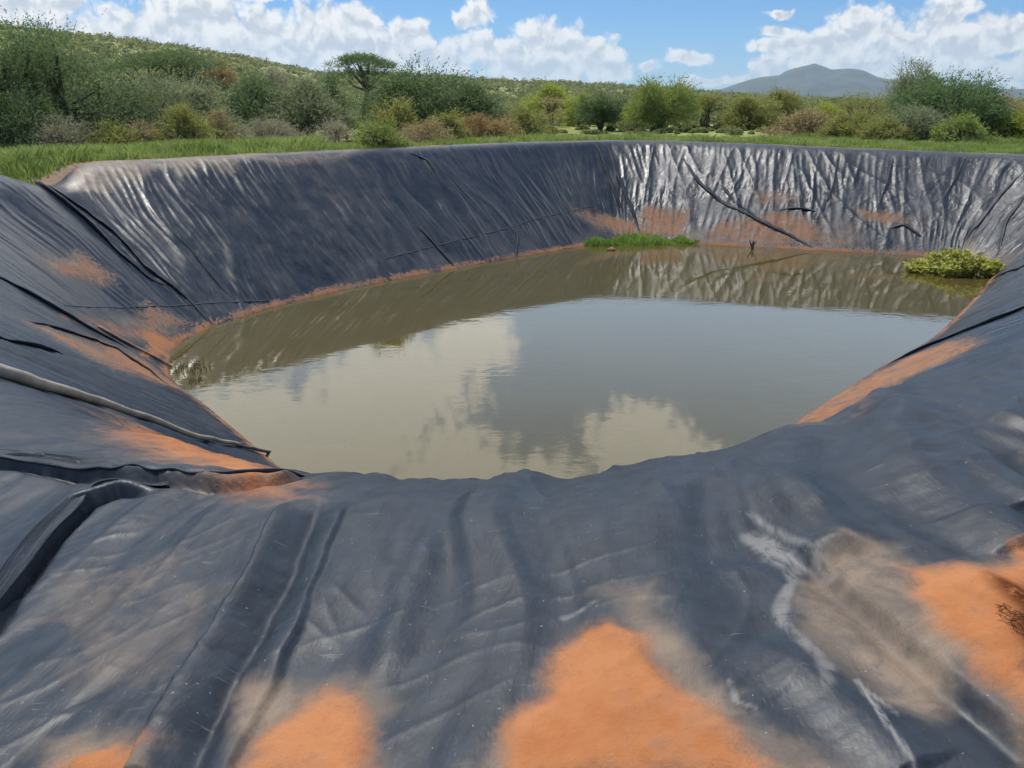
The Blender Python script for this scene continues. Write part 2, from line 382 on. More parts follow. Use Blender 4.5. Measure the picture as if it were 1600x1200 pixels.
# crisp ridges in the foreground (left lip sharp, right side rolls off)
fold([(450, 785), (395, 900), (330, 1010), (270, 1110), (200, 1240)], .062, .085, .011, -.020, (.12, .01))
fold([(548, 785), (505, 880), (470, 980), (420, 1090), (345, 1240)], .022, .010, .06, .016, (.12, .01))
fold([(690, 800), (640, 900), (610, 1000), (560, 1120)], .022, .07, .06, 0, (.2, .3))
fold([(1190, 790), (1310, 900), (1400, 975), (1500, 1060), (1640, 1175)], .036, .15, .030, .012, (.35, .01))
fold([(1300, 760), (1400, 830), (1520, 900), (1640, 990)], .035, .06, .10, .012, (.25, .02))
fold([(1180, 985), (1300, 1080), (1440, 1200)], .03, .07, .10, .0, (.3, .02))
fold([(1400, 640), (1500, 700), (1640, 800)], .05, .08, .12, .02, (.25, .02))
fold([(1130, 690), (1190, 720), (1300, 830), (1330, 880)], .05, .08, .14, .02, (.25, .25))
fold([(1290, 640), (1420, 720), (1620, 870)], .045, .08, .12, .02, (.25, .02))
# the big lapped fold at left: hollow just right of the lip
LIP = [(-60, 1010), (5, 925), (60, 850), (120, 790), (190, 766), (265, 764)]
LIP2 = [(-60, 722), (60, 728), (150, 742), (240, 752), (330, 757), (420, 757), (478, 748)]
fold(LIP, .045, .10, .028, .075, (.02, .25))
fold(LIP2, .055, .13, .030, .035, (.02, .10))

# ---- soil and dust, painted where they lie (plan polygons found on the bank)
soil = np.zeros_like(X); dust = np.zeros_like(X); silt = np.zeros_like(X); trail = np.zeros_like(X); stain = np.zeros_like(X)
def inside(pix, soft, amount, arr, mask=None, wob=.0, seed=0):
    pl = hits(pix)
    if len(pl) < 3: return
    c = pl.mean(0); r = np.max(np.hypot(*(pl[:, :2] - c[:2]).T)) + soft * 2 + .2
    m = np.hypot(X - c[0], Y - c[1]) < r
    px_, py_ = X[m], Y[m]
    if wob: px_ = px_ + wob * noise(X[m] / wob * .35, Y[m] / wob * .35, 60 + seed); py_ = py_ + wob * noise(X[m] / wob * .35, Y[m] / wob * .35, 80 + seed)
    ins = np.zeros(len(px_), bool); dmin = np.full(len(px_), 1e9); n = len(pl)
    for i in range(n):
        a, b = pl[i][:2], pl[(i + 1) % n][:2]; e = b - a
        h = np.clip(((px_ - a[0]) * e[0] + (py_ - a[1]) * e[1]) / (e @ e + 1e-9), 0, 1)
        dmin = np.minimum(dmin, np.hypot(px_ - a[0] - h * e[0], py_ - a[1] - h * e[1]))
        cond = ((a[1] > py_) != (b[1] > py_)); xi = a[0] + (py_ - a[1]) / (b[1] - a[1] + 1e-12) * e[0]
        ins ^= cond & (px_ < xi)
    sd = np.where(ins, -dmin, dmin)
    val = amount * (1 - sst(-soft, soft, sd))
    arr[m] = np.maximum(arr[m], val)
FG = [[(960, 975), (1010, 1000), (1060, 1080), (1130, 1140), (1230, 1230), (760, 1230), (800, 1130), (860, 1050), (900, 985)],
      [(500, 1085), (545, 1075), (575, 1130), (590, 1230), (360, 1230), (420, 1150)],
      [(90, 1175), (190, 1160), (235, 1190), (200, 1240), (60, 1240)],
      [(1410, 890), (1490, 900), (1640, 880), (1640, 1160), (1540, 1080), (1450, 980)],
      [(1570, 865), (1640, 870), (1640, 920), (1590, 890)]]
for i, p_ in enumerate(FG): inside(p_, .10, 1.0, soil, wob=.045, seed=i); inside(p_, .16, .8, silt, wob=.10, seed=i + 7)
HALO = [([(920, 925), (1000, 930), (1060, 970), (1110, 1050), (1250, 1150), (1400, 1230), (1080, 1230), (980, 1000)], .95),
        ([(1280, 880), (1350, 860), (1440, 900), (1480, 1010), (1470, 1110), (1380, 1090), (1300, 1010), (1250, 930)], 1.0),
        ([(1320, 850), (1420, 880), (1600, 1080), (1640, 1200), (1500, 1080), (1400, 980)], 1.0),
        
        ([(60, 900), (300, 860), (360, 930), (260, 1080), (80, 1060)], .42),
        ([(380, 1060), (560, 1040), (610, 1120), (560, 1230), (330, 1230)], .9), ([(60, 1130), (230, 1130), (260, 1240), (40, 1240)], .9)]
for i, (p_, a_) in enumerate(HALO): inside(p_, .10, a_, silt, wob=.12, seed=20 + i)
TRAILS = [([(1232, 885), (1240, 905), (1222, 935), (1218, 962), (1245, 992), (1275, 1022), (1290, 1040), (1292, 1072)], .020, .55), ([(1340, 1062), (1375, 1120), (1435, 1210)], .008, .9), ([(1343, 1066), (1400, 1112)], .007, .6),
          ([(1178, 832), (1205, 848), (1240, 880)], .045, .7), ([(1140, 1070), (1150, 1100), (1180, 1110)], .008, .6), ([(1170, 795), (1262, 860), (1300, 900)], .014, .5), ([(880, 960), (930, 945)], .012, .5)]
for p_, wd_, a_ in TRAILS:
    sd_l, f_l = poly_sd(hits(p_), near_mask)
    wb = wd_ * (1 + .5 * noise(f_l * 9, f_l * 0 + wd_ * 90, 68))
    trail[near_mask] = np.maximum(trail[near_mask], a_ * np.exp(-(sd_l / wb) ** 4) * (.5 + .5 * np.exp(-(f_l - .45) ** 2 * 4)))
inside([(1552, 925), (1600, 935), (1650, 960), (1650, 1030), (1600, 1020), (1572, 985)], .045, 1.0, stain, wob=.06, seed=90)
FARSOIL = [([(60, 405), (130, 395), (180, 430), (160, 445), (90, 430)], .62), ([(235, 530), (330, 508), (335, 520), (290, 545), (232, 560)], 1.5),
           ([(160, 640), (260, 690), (400, 735), (480, 770), (330, 775), (200, 700)], .80), ([(340, 750), (430, 757), (480, 775), (400, 780)], .8),
           ([(1235, 665), (1300, 620), (1390, 570), (1500, 530), (1520, 545), (1400, 600), (1300, 655)], .66),
           ([(890, 330), (960, 335), (1050, 340), (1080, 372), (960, 372)], .72), ([(1000, 325), (1080, 330), (1070, 355), (1000, 350)], .8),
           ([(1130, 345), (1240, 335), (1330, 380), (1180, 385), (1100, 370)], .66), ([(1330, 325), (1400, 330), (1420, 350), (1350, 345)], .72),
           ([(1180, 300), (1250, 305), (1240, 320), (1190, 318)], .6), ([(100, 500), (240, 480), (300, 500), (220, 530)], .55),
           ([(20, 495), (150, 540), (330, 630), (200, 590)], .55), ([(120, 520), (220, 560), (310, 620), (240, 600)], .66)]
for i, (p_, a_) in enumerate(FARSOIL):
    far_ = p_[0][0] > 880 and p_[0][1] < 400
    inside(p_, .30, a_ * (.82 if far_ else 1), soil, wob=.45, seed=40 + i); inside(p_, .55, .75, silt, wob=.5, seed=60 + i)
inside([(105, 262), (200, 250), (270, 256), (240, 275), (160, 300), (108, 296)], .35, .9, silt, wob=.3, seed=81)
inside([(240, 248), (420, 244), (560, 236), (560, 243), (330, 262), (280, 275)], .35, .8, silt, wob=.4, seed=82)
silt = np.maximum(silt, .75 * np.exp(-((TT - 1.04) / .05) ** 2) * sst(-.3, .3, noise(u * .6, v * 0, 83)) * np.maximum(w(Wfl), w(Wcrum) * .6))
silt = np.maximum(silt, w(Wcrum) * .55 * sst(.55, .1, TT) * sst(-.2, .3, noise(u * .5, v * .6, 84)))
# tide mark of mud along the waterline
zz = Z + D
tide = np.exp(-((zz - .05) / (.07 + .07 * np.clip(noise(u * .6, v * 0, 71) + .3, 0, 1))) ** 2) * (.75 + .5 * noise(u * .8, v, 72))
soil = np.maximum(soil, tide * .95)
dust = np.maximum(dust, .45 * sst(.9, .0, zz) * sst(-.3, .4, noise(u * .5, v * .8, 73)))
dust = np.maximum(dust, w(Wcrum) * .45 * sst(-.2, .4, noise(u * .7, v * .7, 74)) * low)
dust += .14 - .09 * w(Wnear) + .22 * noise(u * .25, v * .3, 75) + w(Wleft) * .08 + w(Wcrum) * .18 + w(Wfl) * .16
D += .012 * sst(.5, 1, soil) * (TT > .8)

P3 = P3 + Nn * D[..., None]
keep_end = np.where(Wnear + Wleft * sst(3.3, 1.6, tcol) + Wright * sst(21.7, 23.2, tcol) > .15, 2.7, .42 + .16 * noise(Uc * .8, Uc * 0, 77))
dist_d = (TT - 1) * Lh[None]
ok = dist_d <= keep_end[None]
Q = grid_quads(NR, NC, True)
okf = ok.ravel()[Q].all(1); Q = Q[okf]
used = np.zeros(NR * NC, bool); used[Q.ravel()] = True
remap = np.cumsum(used) - 1
sel = used
liner = mesh_np('pond_liner', P3.reshape(-1, 3)[sel], remap[Q], M_liner,
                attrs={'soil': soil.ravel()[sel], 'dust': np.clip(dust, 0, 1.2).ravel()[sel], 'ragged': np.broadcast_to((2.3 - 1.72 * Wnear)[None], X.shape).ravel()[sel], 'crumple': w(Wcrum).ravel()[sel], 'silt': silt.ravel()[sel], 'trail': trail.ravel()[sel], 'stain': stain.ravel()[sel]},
                vec={'flow': np.stack([wu, v, 0 * v], -1).reshape(-1, 3)[sel]})
tag(liner, 'wrinkled black plastic liner stained with orange soil, covering all the banks of the pond', 'pond liner')
print('LINER', sel.sum(), NC, NR)
# surface lookup for things that lie on the finished liner
sub_c = np.arange(0, NC, 4); sub_r = np.arange(0, NR, 3)
Vf = P3[np.ix_(sub_r, sub_c)].reshape(-1, 3)
BVH2 = BVHTree.FromPolygons([tuple(a) for a in Vf], [tuple(a) for a in grid_quads(len(sub_r), len(sub_c), True)])
def hit2(px, py):
    d = Vector(ray(px, py)).normalized(); loc, nor, _, _ = BVH2.ray_cast(Vector((0, 0, EYE)), d)
    if loc is None: return None, None
    if nor.z < 0: nor = -nor
    return np.array(loc), np.array(nor)
def resample(pts, step):
    pts = np.asarray(pts, float); l = np.concatenate([[0], np.cumsum(np.linalg.norm(np.diff(pts, axis=0), axis=1))])
    s = np.linspace(0, l[-1], max(4, int(l[-1] / step))); return np.stack([np.interp(s, l, pts[:, i]) for i in range(3)], -1)
def smooth_line(pts, it=6):
    for _ in range(it):
        p2 = pts.copy(); p2[1:-1] = (pts[:-2] + 2 * pts[1:-1] + pts[2:]) / 4; pts = p2
    return pts
def lie(pix, step, up=0.0, it=8):
    raw = [];
    for a, b in zip(pix[:-1], pix[1:]):
        for k in range(8):
            h_, _ = hit(a[0] + (b[0] - a[0]) * k / 8, a[1] + (b[1] - a[1]) * k / 8)
            if h_ is not None: raw.append(h_)
    h_, _ = hit(*pix[-1])
    if h_ is not None: raw.append(h_)
    pts = smooth_line(resample(raw, step), it)
    out = []; nor = []
    for p in pts:
        loc, n, _, _ = BVH2.find_nearest(Vector(p)); n = np.array(n); n = n if n[2] > 0 else -n
        out.append(np.array(loc) + n * up); nor.append(n)
    return smooth_line(np.array(out), 3), smooth_line(np.array(nor), 10)
PROF = np.array([(-3.6, -.10), (-2.6, .06), (-1.6, .28), (-.8, .62), (-.2, .92), (.25, 1.0), (.55, .86), (.62, .60), (.46, .34), (.2, .10), (.1, -.12)])
def flap(pix, h, wd, flip=1, seed=0, name='liner_fold', dustv=.30, ends=.30):
    """a standing, leaning fold of liner swept along a line on the bank"""
    pts, nor = lie(pix, max(.03, h * .5)); n = len(pts)
    T = np.gradient(pts, axis=0); T /= np.linalg.norm(T, axis=1)[:, None] + 1e-9
    Lt = np.cross(T, nor) * flip; Lt /= np.linalg.norm(Lt, axis=1)[:, None] + 1e-9
    s = np.linspace(0, 1, n); L = np.linalg.norm(np.diff(pts, axis=0), axis=1).sum()
    env = np.sqrt(sst(0, ends, s) * (1 - sst(1 - ends, 1, s)) + 1e-4)
    fk = (.52, .50) if 6 <= seed < 23 else (.8, .7); h = h * fk[0]; wd = wd * fk[1]
    hh = h * env * (1 + .75 * noise(s * L * 1.2, s * 0, 90 + seed) + .25 * noise(s * L * 4, s * 0, 91 + seed))
    ww = wd * (.35 + .65 * env) * (1 + .35 * noise(s * L * 1.7, s * 0, 92 + seed)); off = .25 * wd * noise(s * L * 1.1, s * 0, 93 + seed)
    V = pts[:, None] + Lt[:, None] * ((PROF[None, :, 0] * ww[:, None]) + off[:, None])[..., None] + nor[:, None] * (PROF[None, :, 1] * hh[:, None])[..., None]
    k = len(PROF)
    fl = np.stack([np.broadcast_to(PROF[None, :, 0] * .1, (n, k)), np.broadcast_to(s[:, None] * L, (n, k)), np.zeros((n, k))], -1)
    o = mesh_np(name, V.reshape(-1, 3), grid_quads(n, k, False), M_liner, liner,
                attrs={'soil': np.zeros(n * k), 'dust': np.full(n * k, dustv), 'crumple': np.zeros(n * k)}, vec={'flow': fl.reshape(-1, 3)})
    sb = o.modifiers.new('smooth', 'SUBSURF'); sb.levels = 1; sb.render_levels = 1
    return o
flap([(38, 277), (80, 300), (130, 340), (190, 400), (240, 440), (262, 446)], .13, .10, 1, 1)
flap([(70, 288), (120, 320), (180, 365), (230, 420), (290, 465), (332, 508)], .09, .07, 1, 2)
flap([(-40, 415), (20, 445), (80, 480), (150, 520), (200, 545)], .08, .06, 1, 3)
flap([(40, 500), (120, 525), (180, 545), (230, 580), (260, 600)], .06, .06, 1, 4)
flap([(-40, 520), (40, 540), (100, 556)], .06, .06, 1, 5)
flap([(930, 224), (945, 262), (960, 305), (975, 335)], .16, .10, 1, 6)
flap([(948, 224), (962, 270), (984, 325), (1000, 366)], .15, .10, 1, 7)
flap([(1385, 570), (1430, 552), (1500, 522), (1560, 500), (1640, 468)], .17, .09, 1, 8)
flap([(1545, 440), (1580, 425), (1640, 408)], .10, .08, 1, 9)
flap([(1560, 400), (1572, 350), (1600, 310), (1625, 285)], .10, .10, 1, 10)
flap([(1505, 385), (1530, 350), (1565, 305), (1600, 270)], .09, .08, 1, 11)
flap([(1065, 245), (1085, 280), (1105, 300), (1130, 320), (1165, 335), (1200, 355), (1240, 372), (1270, 388)], .14, .10, 1, 12)
flap([(1125, 290), (1150, 320), (1180, 338)], .10, .08, 1, 13)
flap([(1215, 330), (1240, 326), (1275, 332)], .12, .08, 1, 14)
flap([(650, 352), (680, 385), (708, 416)], .09, .07, 1, 15)
flap([(805, 352), (808, 375), (806, 400)], .07, .06, 1, 16)
flap([(640, 238), (668, 252), (682, 275)], .10, .08, 1, 17)
flap([(245, 340), (300, 395), (345, 450), (370, 475)], .06, .06, 1, 18)
flap([(1385, 360), (1410, 352), (1440, 372)], .10, .07, 1, 19)
flap([(1310, 240), (1302, 290), (1285, 330)], .09, .08, 1, 20)
flap([(1395, 245), (1385, 290), (1370, 325)], .09, .08, 1, 21)
flap([(1510, 245), (1490, 285), (1468, 320)], .09, .08, 1, 22)
flap([(a, b - 6) for a, b in LIP], .030, .022, 1, 23, dustv=.35, ends=.3)
flap([(a, b - 3) for a, b in LIP2], .034, .026, 1, 24, dustv=.25, ends=.08)
# welded seam strips lying on the liner
def strip(pix, wd, th, name='weld_seam'):
    pts, nor = lie(pix, .06, th, 6); n = len(pts)
    T = np.gradient(pts, axis=0); T /= np.linalg.norm(T, axis=1)[:, None]; Lt = np.cross(T, nor)
    pr = np.array([(-1, -1.2), (-.9, .3), (.9, .5), (1, -1.2)])
    V = pts[:, None] + Lt[:, None] * (pr[None, :, 0:1] * wd) + nor[:, None] * (pr[None, :, 1:2] * th)
    fl = np.stack([np.broadcast_to(pr[None, :, 0] * wd, (n, 4)), np.broadcast_to(np.arange(n)[:, None] * .06, (n, 4)), np.zeros((n, 4))], -1)
    mesh_np(name, V.reshape(-1, 3), grid_quads(n, 4, False), M_liner, liner, attrs={'soil': np.zeros(n * 4), 'dust': np.full(n * 4, .1), 'crumple': np.zeros(n * 4)}, vec={'flow': fl.reshape(-1, 3)})
strip([(100, 478), (200, 482), (300, 476), (420, 470)], .022, .005)
strip([(600, 405), (700, 380), (790, 358), (840, 342), (930, 322)], .022, .005)

# ---------------------------------------------------------------- water
wi = np.arange(0, NC, 5)
ring = Wc[wi] + (Dir[wi] * Lh[wi][:, None]) * .10
cen = np.array([4.0, 18.5]); fr_ = np.linspace(0, 1, 30)[1:]
Vw = np.concatenate([[[*cen, 0]]] + [np.c_[cen + (ring - cen) * f, np.zeros(len(ring))] for f in fr_])
nw = len(ring); qs = grid_quads(len(fr_), nw, True) + 1
tri = np.array([[0, 1 + (j + 1) % nw, 1 + j, 1 + j] for j in range(nw)])
me = bpy.data.meshes.new('water'); me.from_pydata([tuple(a) for a in Vw], [], [tuple(a) for a in qs] + [tuple(a[:3]) for a in tri]); me.materials.append(M_water)
import bmesh
bm = bmesh.new(); bm.from_mesh(me); bmesh.ops.recalc_face_normals(bm, faces=bm.faces)
if sum(f.normal.z for f in bm.faces) < 0: bmesh.ops.reverse_faces(bm, faces=bm.faces)
bm.to_mesh(me); bm.free()
for p in me.polygons: p.use_smooth = True
water = bpy.data.objects.new('water', me); C.objects.link(water); tag(water, None, kind='structure')

# ---------------------------------------------------------------- ground: one sheet from under the liner to the horizon
RIDGE_PX = np.array([-400, 0, 100, 200, 350, 420, 500, 620, 700, 800, 900, 1050, 1150, 1300, 1450, 1600, 2200])
RIDGE_UP = np.array([92, 86, 80, 74, 60, 50, 37, 36, 33, 29, 25, 17, 9, 3, 0, -2, -4])
_az = np.arctan((RIDGE_PX - 800) / F / 1.064)
def hill(x, y):
    d = np.hypot(x, y); az = np.arctan2(x, np.maximum(y, 1e-3)); az = np.where(y < 0, np.sign(x) * 1.4, az)
    up = np.interp(az, _az, RIDGE_UP) / F * .94
    Rr = np.interp(az, [-.6, -.1, .5], [420, 620, 1000])
    zr = EYE - 3.3 + up * Rr
    rise = sst(.16, 1.0, d / Rr) ** .9
    back = np.clip(d / Rr - 1, 0, 10)
    z = zr * rise * np.where(back > 0, 1 / (1 + back * back * .6), 1)
    return z + sst(80, 300, d) * (1.6 * noise(x / 90, y / 90, 50) + .8 * noise(x / 30, y / 30, 51)) * (d < 3000)
def ground_z(x, y):
    x = np.asarray(x, float); y = np.asarray(y, float)
    return 3.3 + .12 * noise(x / 7, y / 7, 52) + .05 * noise(x / 1.7, y / 1.7, 53) + hill(x, y)
gi = np.arange(0, NC, 3); gC = Cr[gi]; gz = Zc[gi]
rd = gC - cen; rd /= np.hypot(*rd.T)[:, None]
gd = np.concatenate([[-1.2, -.6, -.2, 0, .15, .3, .45, .6, .8, 1.0, 1.3, 1.7, 2.2, 2.8, 3.5, 4.3, 5.2, 6.2], np.geomspace(7.2, 9000, 120)])
G = gC[None] + rd[None] * gd[:, None, None]
gx, gy = G[..., 0], G[..., 1]
d2 = gd[:, None] * np.ones(len(gi))[None]
crest = gz[None] + .03 * noise(gx * 2, gy * 2, 54) + .05 * sst(.3, .5, d2) - .06 - .16 * (Wnear + .5 * Wleft + .5 * Wright)[gi][None].clip(0, 1) * sst(4.5, 3.0, d2) - np.where(d2 < .3, .10, 0)
crest = crest + np.minimum(d2, 0) * 1.3
zg = crest + (ground_z(gx, gy) - crest) * sst(1.0, 6.5, d2)
bare = (1 - sst(.5, 1.6, d2 + .7 * noise(gx * .8, gy * .8, 55))) * .95
ground = mesh_np('ground', np.stack([gx, gy, zg], -1).reshape(-1, 3), grid_quads(len(gd), len(gi), True)[:, ::-1], M_ground, attrs={'bare': bare.ravel()})
tag(ground, None, kind='structure')
def land_z(x, y):
    """height of the ground sheet at a place outside the crest"""
    return gBVH.ray_cast(Vector((x, y, 400)), Vector((0, 0, -1)))[0].z
gV = [tuple(a) for a in np.stack([gx, gy, zg], -1).reshape(-1, 3)]
gBVH = BVHTree.FromPolygons(gV, [tuple(a) for a in grid_quads(len(gd), len(gi), True)])

# ---------------------------------------------------------------- distant mountain
def mountain():
    px = np.array([1000, 1100, 1150, 1190, 1215, 1240, 1258, 1272, 1285, 1300, 1330, 1345, 1370, 1400, 1450, 1490, 1520, 1560, 1600, 1650, 1750, 1900, 2100])
    py = np.array([158, 148, 133, 121, 118, 107, 103, 99, 104, 109, 107, 110, 120, 126, 132, 134, 131, 139, 139, 142, 146, 150, 160])
    D0 = 6500.0
    pa = np.array([math.atan2(*ray(a, b)[:2]) for a, b in zip(px, py)]); pt = np.array([ray(a, b)[2] / math.hypot(*ray(a, b)[:2]) for a, b in zip(px, py)])
    az = np.linspace(pa[0], pa[-1], 360); dist = np.linspace(4200, 9500, 90)
    A, Dd = np.meshgrid(az, dist)
    top = np.interp(A + .004 * noise(A * 60, Dd / 900, 57), pa, pt) * D0 + EYE - 4
    fall = np.exp(-((Dd - D0) / np.where(Dd < D0, 1100, 1700)) ** 2)
    x, y = np.sin(A) * Dd, np.cos(A) * Dd
    z = 3.0 + np.maximum(top, 0) * fall * (1 + (.55 * (fbm(x / 600, y / 600, 5, 58))) * (1 - fall ** 6)) - 10 * (1 - fall)
    m, nt, b = new_mat('mountain_scrub'); k = NB(nt)
    P = k.n('ShaderNodeNewGeometry').outputs['Position']; n = k.noise(P, .006, 6, .65)
    k.set(b.inputs['Base Color'], k.mix(k.rng(n, .35, .65), rgb(.012, .024, .014), rgb(.065, .068, .042))); b.inputs['Roughness'].default_value = 1; b.inputs['Specular IOR Level'].default_value = 0
    o = mesh_np('mountain', np.stack([x, y, z], -1).reshape(-1, 3), grid_quads(90, 360, False), m); tag(o, None, kind='structure')
mountain()

# ---------------------------------------------------------------- plants
def leaves_mesh(cen_, dirs, nrm, L, Wd):
    """rhombic leaves; returns verts (n*4) and quads"""
    n = len(cen_); side = np.cross(dirs, nrm); side /= np.linalg.norm(side, axis=1)[:, None] + 1e-9
    a = cen_ - dirs * (L * .5)[:, None]; c = cen_ + dirs * (L * .5)[:, None]
    b = cen_ + side * (Wd * .5)[:, None]; d = cen_ - side * (Wd * .5)[:, None]
    V = np.stack([a, b, c, d], 1).reshape(-1, 3); Qd = np.arange(n * 4).reshape(-1, 4)
    return V, Qd
def unit(v): return v / (np.linalg.norm(v, axis=-1, keepdims=True) + 1e-9)

PAL = {
 'dark':   leaf_material('leaf_dark_green', (0.056, 0.098, 0.050), (0.156, 0.210, 0.096)),
 'blue':   leaf_material('leaf_grey_green', (0.135, 0.167, 0.107), (0.271, 0.290, 0.174)),
 'mid':    leaf_material('leaf_mid_green', (0.142, 0.196, 0.050), (0.273, 0.320, 0.092)),
 'lime':   leaf_material('leaf_yellow_green', (0.226, 0.274, 0.048), (0.374, 0.403, 0.085)),
 'olive':  leaf_material('leaf_olive', (0.180, 0.194, 0.061), (0.316, 0.310, 0.103)),
 'brown':  leaf_material('leaf_dry_brown', (0.273, 0.208, 0.106), (0.446, 0.345, 0.185), .25),
 'grey':   leaf_material('leaf_dry_grey', (0.273, 0.252, 0.172), (0.416, 0.374, 0.264), .25),
 'rust':   leaf_material('leaf_rust', (0.302, 0.194, 0.086), (0.446, 0.316, 0.132), .25),
 'bright': leaf_material('leaf_bright_green', (.085, .145, .06), (.15, .215, .095)) ,
 'wleaf':  leaf_material('leaf_water_plant', (.22, .26, .04), (.46, .45, .11), .4),
}
M_grass = leaf_material('grass_blade', (.155, .25, .065), (.37, .42, .15), .4)
M_grass2 = leaf_material('grass_blade_waterside', (.17, .30, .06), (.33, .44, .12), .4)

def plant(px, top, wpx, Yd, pal, label, name='acacia_shrub', cat='shrub', shape='dome', dens=1.0, seed=0, base=None, gap=.12, L=.30, lw=.07, stems=4, group=None, bark=None, depth=.8, layered=.45):
    """px: picture column, top: picture row of its top, wpx: width in picture pixels, Yd: distance"""
    rs = np.random.RandomState(1000 + seed)
    p0 = at_y(px, 200, Yd); x0 = p0[0]; zb = land_z(x0, Yd) - .03
    Hh = at_y(px, top, Yd)[2] - zb; Wd = wpx / F * (Yd * cP + 1.6 * sP)
    Dp = Wd * depth
    # clump centres inside an irregular envelope
    ncl = int(np.clip(26 * (Wd * Dp * Hh) ** .45 * dens, 14, 150))
    th = rs.rand(ncl) * 2 * np.pi; r = np.sqrt(rs.rand(ncl))
    env = 1 + .55 * noise(np.cos(th) * 1.8 + seed, np.sin(th) * 1.8, 5)
    if shape == 'umbrella':
        cx, cy = r * np.cos(th) * Wd / 2 * .9 * env, r * np.sin(th) * Dp / 2 * .9 * env
        zc_ = Hh * (1 - .14 * r ** 2 - gap * (rs.rand(ncl) < .35) * (.5 + .5 * rs.rand(ncl)) - .03 * rs.rand(ncl))
        rc = Wd * .075 * (.7 + .6 * rs.rand(ncl)); layered = .22
    elif shape == 'vase':
        zf = gap + (1 - gap) * rs.rand(ncl) ** .75
        prof = .35 + .65 * np.sin(np.clip(zf, 0, 1) ** .8 * np.pi * .78)
        cx, cy = r * np.cos(th) * Wd / 2 * prof * env, r * np.sin(th) * Dp / 2 * prof * env; zc_ = Hh * zf * .95 * (.90 + .55 * noise(cx / Wd * 4 + seed * 2.7, cy / Wd * 4, 7))
        rc = Wd * .10 * (.7 + .6 * rs.rand(ncl))
    else:
        zf = rs.rand(ncl) ** .8
        prof = np.sqrt(np.clip(1 - zf ** 2.2, .02, 1))
        cx, cy = r ** .75 * np.cos(th) * Wd / 2 * prof * env, r ** .75 * np.sin(th) * Dp / 2 * prof * env
        zc_ = Hh * (gap + (1 - gap) * zf) * .96 * (1 + .10 * rs.randn(ncl) * .6 + .62 * noise(cx / Wd * 4.2 + seed * 3.3, cy / Wd * 4.2, 6) - .17)
        rc = np.minimum(Wd, Hh * 2) * .095 * (.7 + .7 * rs.rand(ncl))
    cl = np.stack([cx, cy, np.clip(zc_, .08, Hh * 1.02)], -1)
    # leaves gathered on short sprays around each clump
    per = max(6, int(25 * dens * (np.mean(rc) / L) ** 1.0))
    nsp = ncl * per
    ci = np.repeat(np.arange(ncl), per)
    off = unit(rs.randn(nsp, 3)) * (rs.rand(nsp) ** .45)[:, None]
    off = off * np.where(rs.rand(nsp) < .20, 1.0 + 1.2 * rs.rand(nsp), 1.0)[:, None]
    sp = cl[ci] + off * rc[ci][:, None] * np.array([1.25, 1.25, {'vase': 1.0, 'umbrella': .38}.get(shape, .8)])
    sdir = unit(off * np.array([1, 1, .5]) + .35 * rs.randn(nsp, 3) + unit(cl[ci] - np.array([0, 0, Hh * .35])) * .5 + np.array([0, 0, .12]))
    kk = 4
    ii = np.repeat(np.arange(nsp), kk); st = np.tile(np.arange(kk), nsp)
    along = (st + rs.rand(len(ii))) / kk * L * 1.5
    lc = sp[ii] + sdir[ii] * along[:, None]
    ld = unit(sdir[ii] + .75 * rs.randn(len(ii), 3) * np.array([1, 1, layered * 1.3]))
    ln = unit(np.array([0, -.25, .8]) + 1.1 * rs.randn(len(ii), 3))
    sz = (.55 + .75 * rs.rand(len(ii))) * (1 - .12 * st)
    ok_ = lc[:, 2] > .02
    lc, ld, ln, sz, ii2 = lc[ok_], ld[ok_], ln[ok_], sz[ok_], ii[ok_]
    V, Qd = leaves_mesh(lc, ld, ln, L * .55 * sz, lw * sz)
    ctone = rs.rand(ncl)
    tone = np.clip(.55 * ctone[ci[ii2]] + .45 * rs.rand(len(ii2)), 0, 1)
    root = empty(name, (x0, Yd, zb), label, cat, group)
    mesh_np('crown', V, Qd, PAL[pal], root, attrs={'tone': np.repeat(tone, 4)}, smooth=False)
    # stems and limbs
    A = Acc(); bases = []
    for s_ in range(stems):
        a = rs.rand() * 6.28; bases.append(np.array([math.cos(a), math.sin(a), 0]) * Wd * .05 * (stems > 1))
    tr = max(.025, min(.20, Hh * .028 + Wd * .008))
    forks = []
    for b_ in bases:
        fz = (.52 if shape == 'umbrella' else .28) * Hh
        f_ = b_ * 2.2 + np.array([rs.randn() * .05 * Wd, rs.randn() * .05 * Wd, fz])
        mid_ = (b_ + f_) / 2 + rs.randn(3) * .04 * Wd * np.array([1, 1, .2])
        A.add(*tube([b_ - [0, 0, .15], b_ + (mid_ - b_) * .3, mid_, f_], [tr * 1.25, tr, tr * .85, tr * .75])); forks.append(f_)
    forks = np.array(forks)
    for j in rs.permutation(ncl)[:min(ncl, 46 if shape != 'umbrella' else 15)]:
        t_ = cl[j]; f_ = forks[np.argmin(np.hypot(*(forks[:, :2] - t_[:2]).T))]
        m_ = f_ + (t_ - f_) * .5 + np.array([0, 0, .12 * Hh * (rs.rand() - .2)]) + rs.randn(3) * .03 * Wd
        A.add(*tube([f_, f_ + (m_ - f_) * .5, m_, t_], [tr * .6, tr * .5, tr * .36, tr * .10], 5))
    V, Qd = A.get()
    mesh_np('trunk' if cat == 'tree' else 'stems', V, Qd, bark or M_bark, root)
    return root

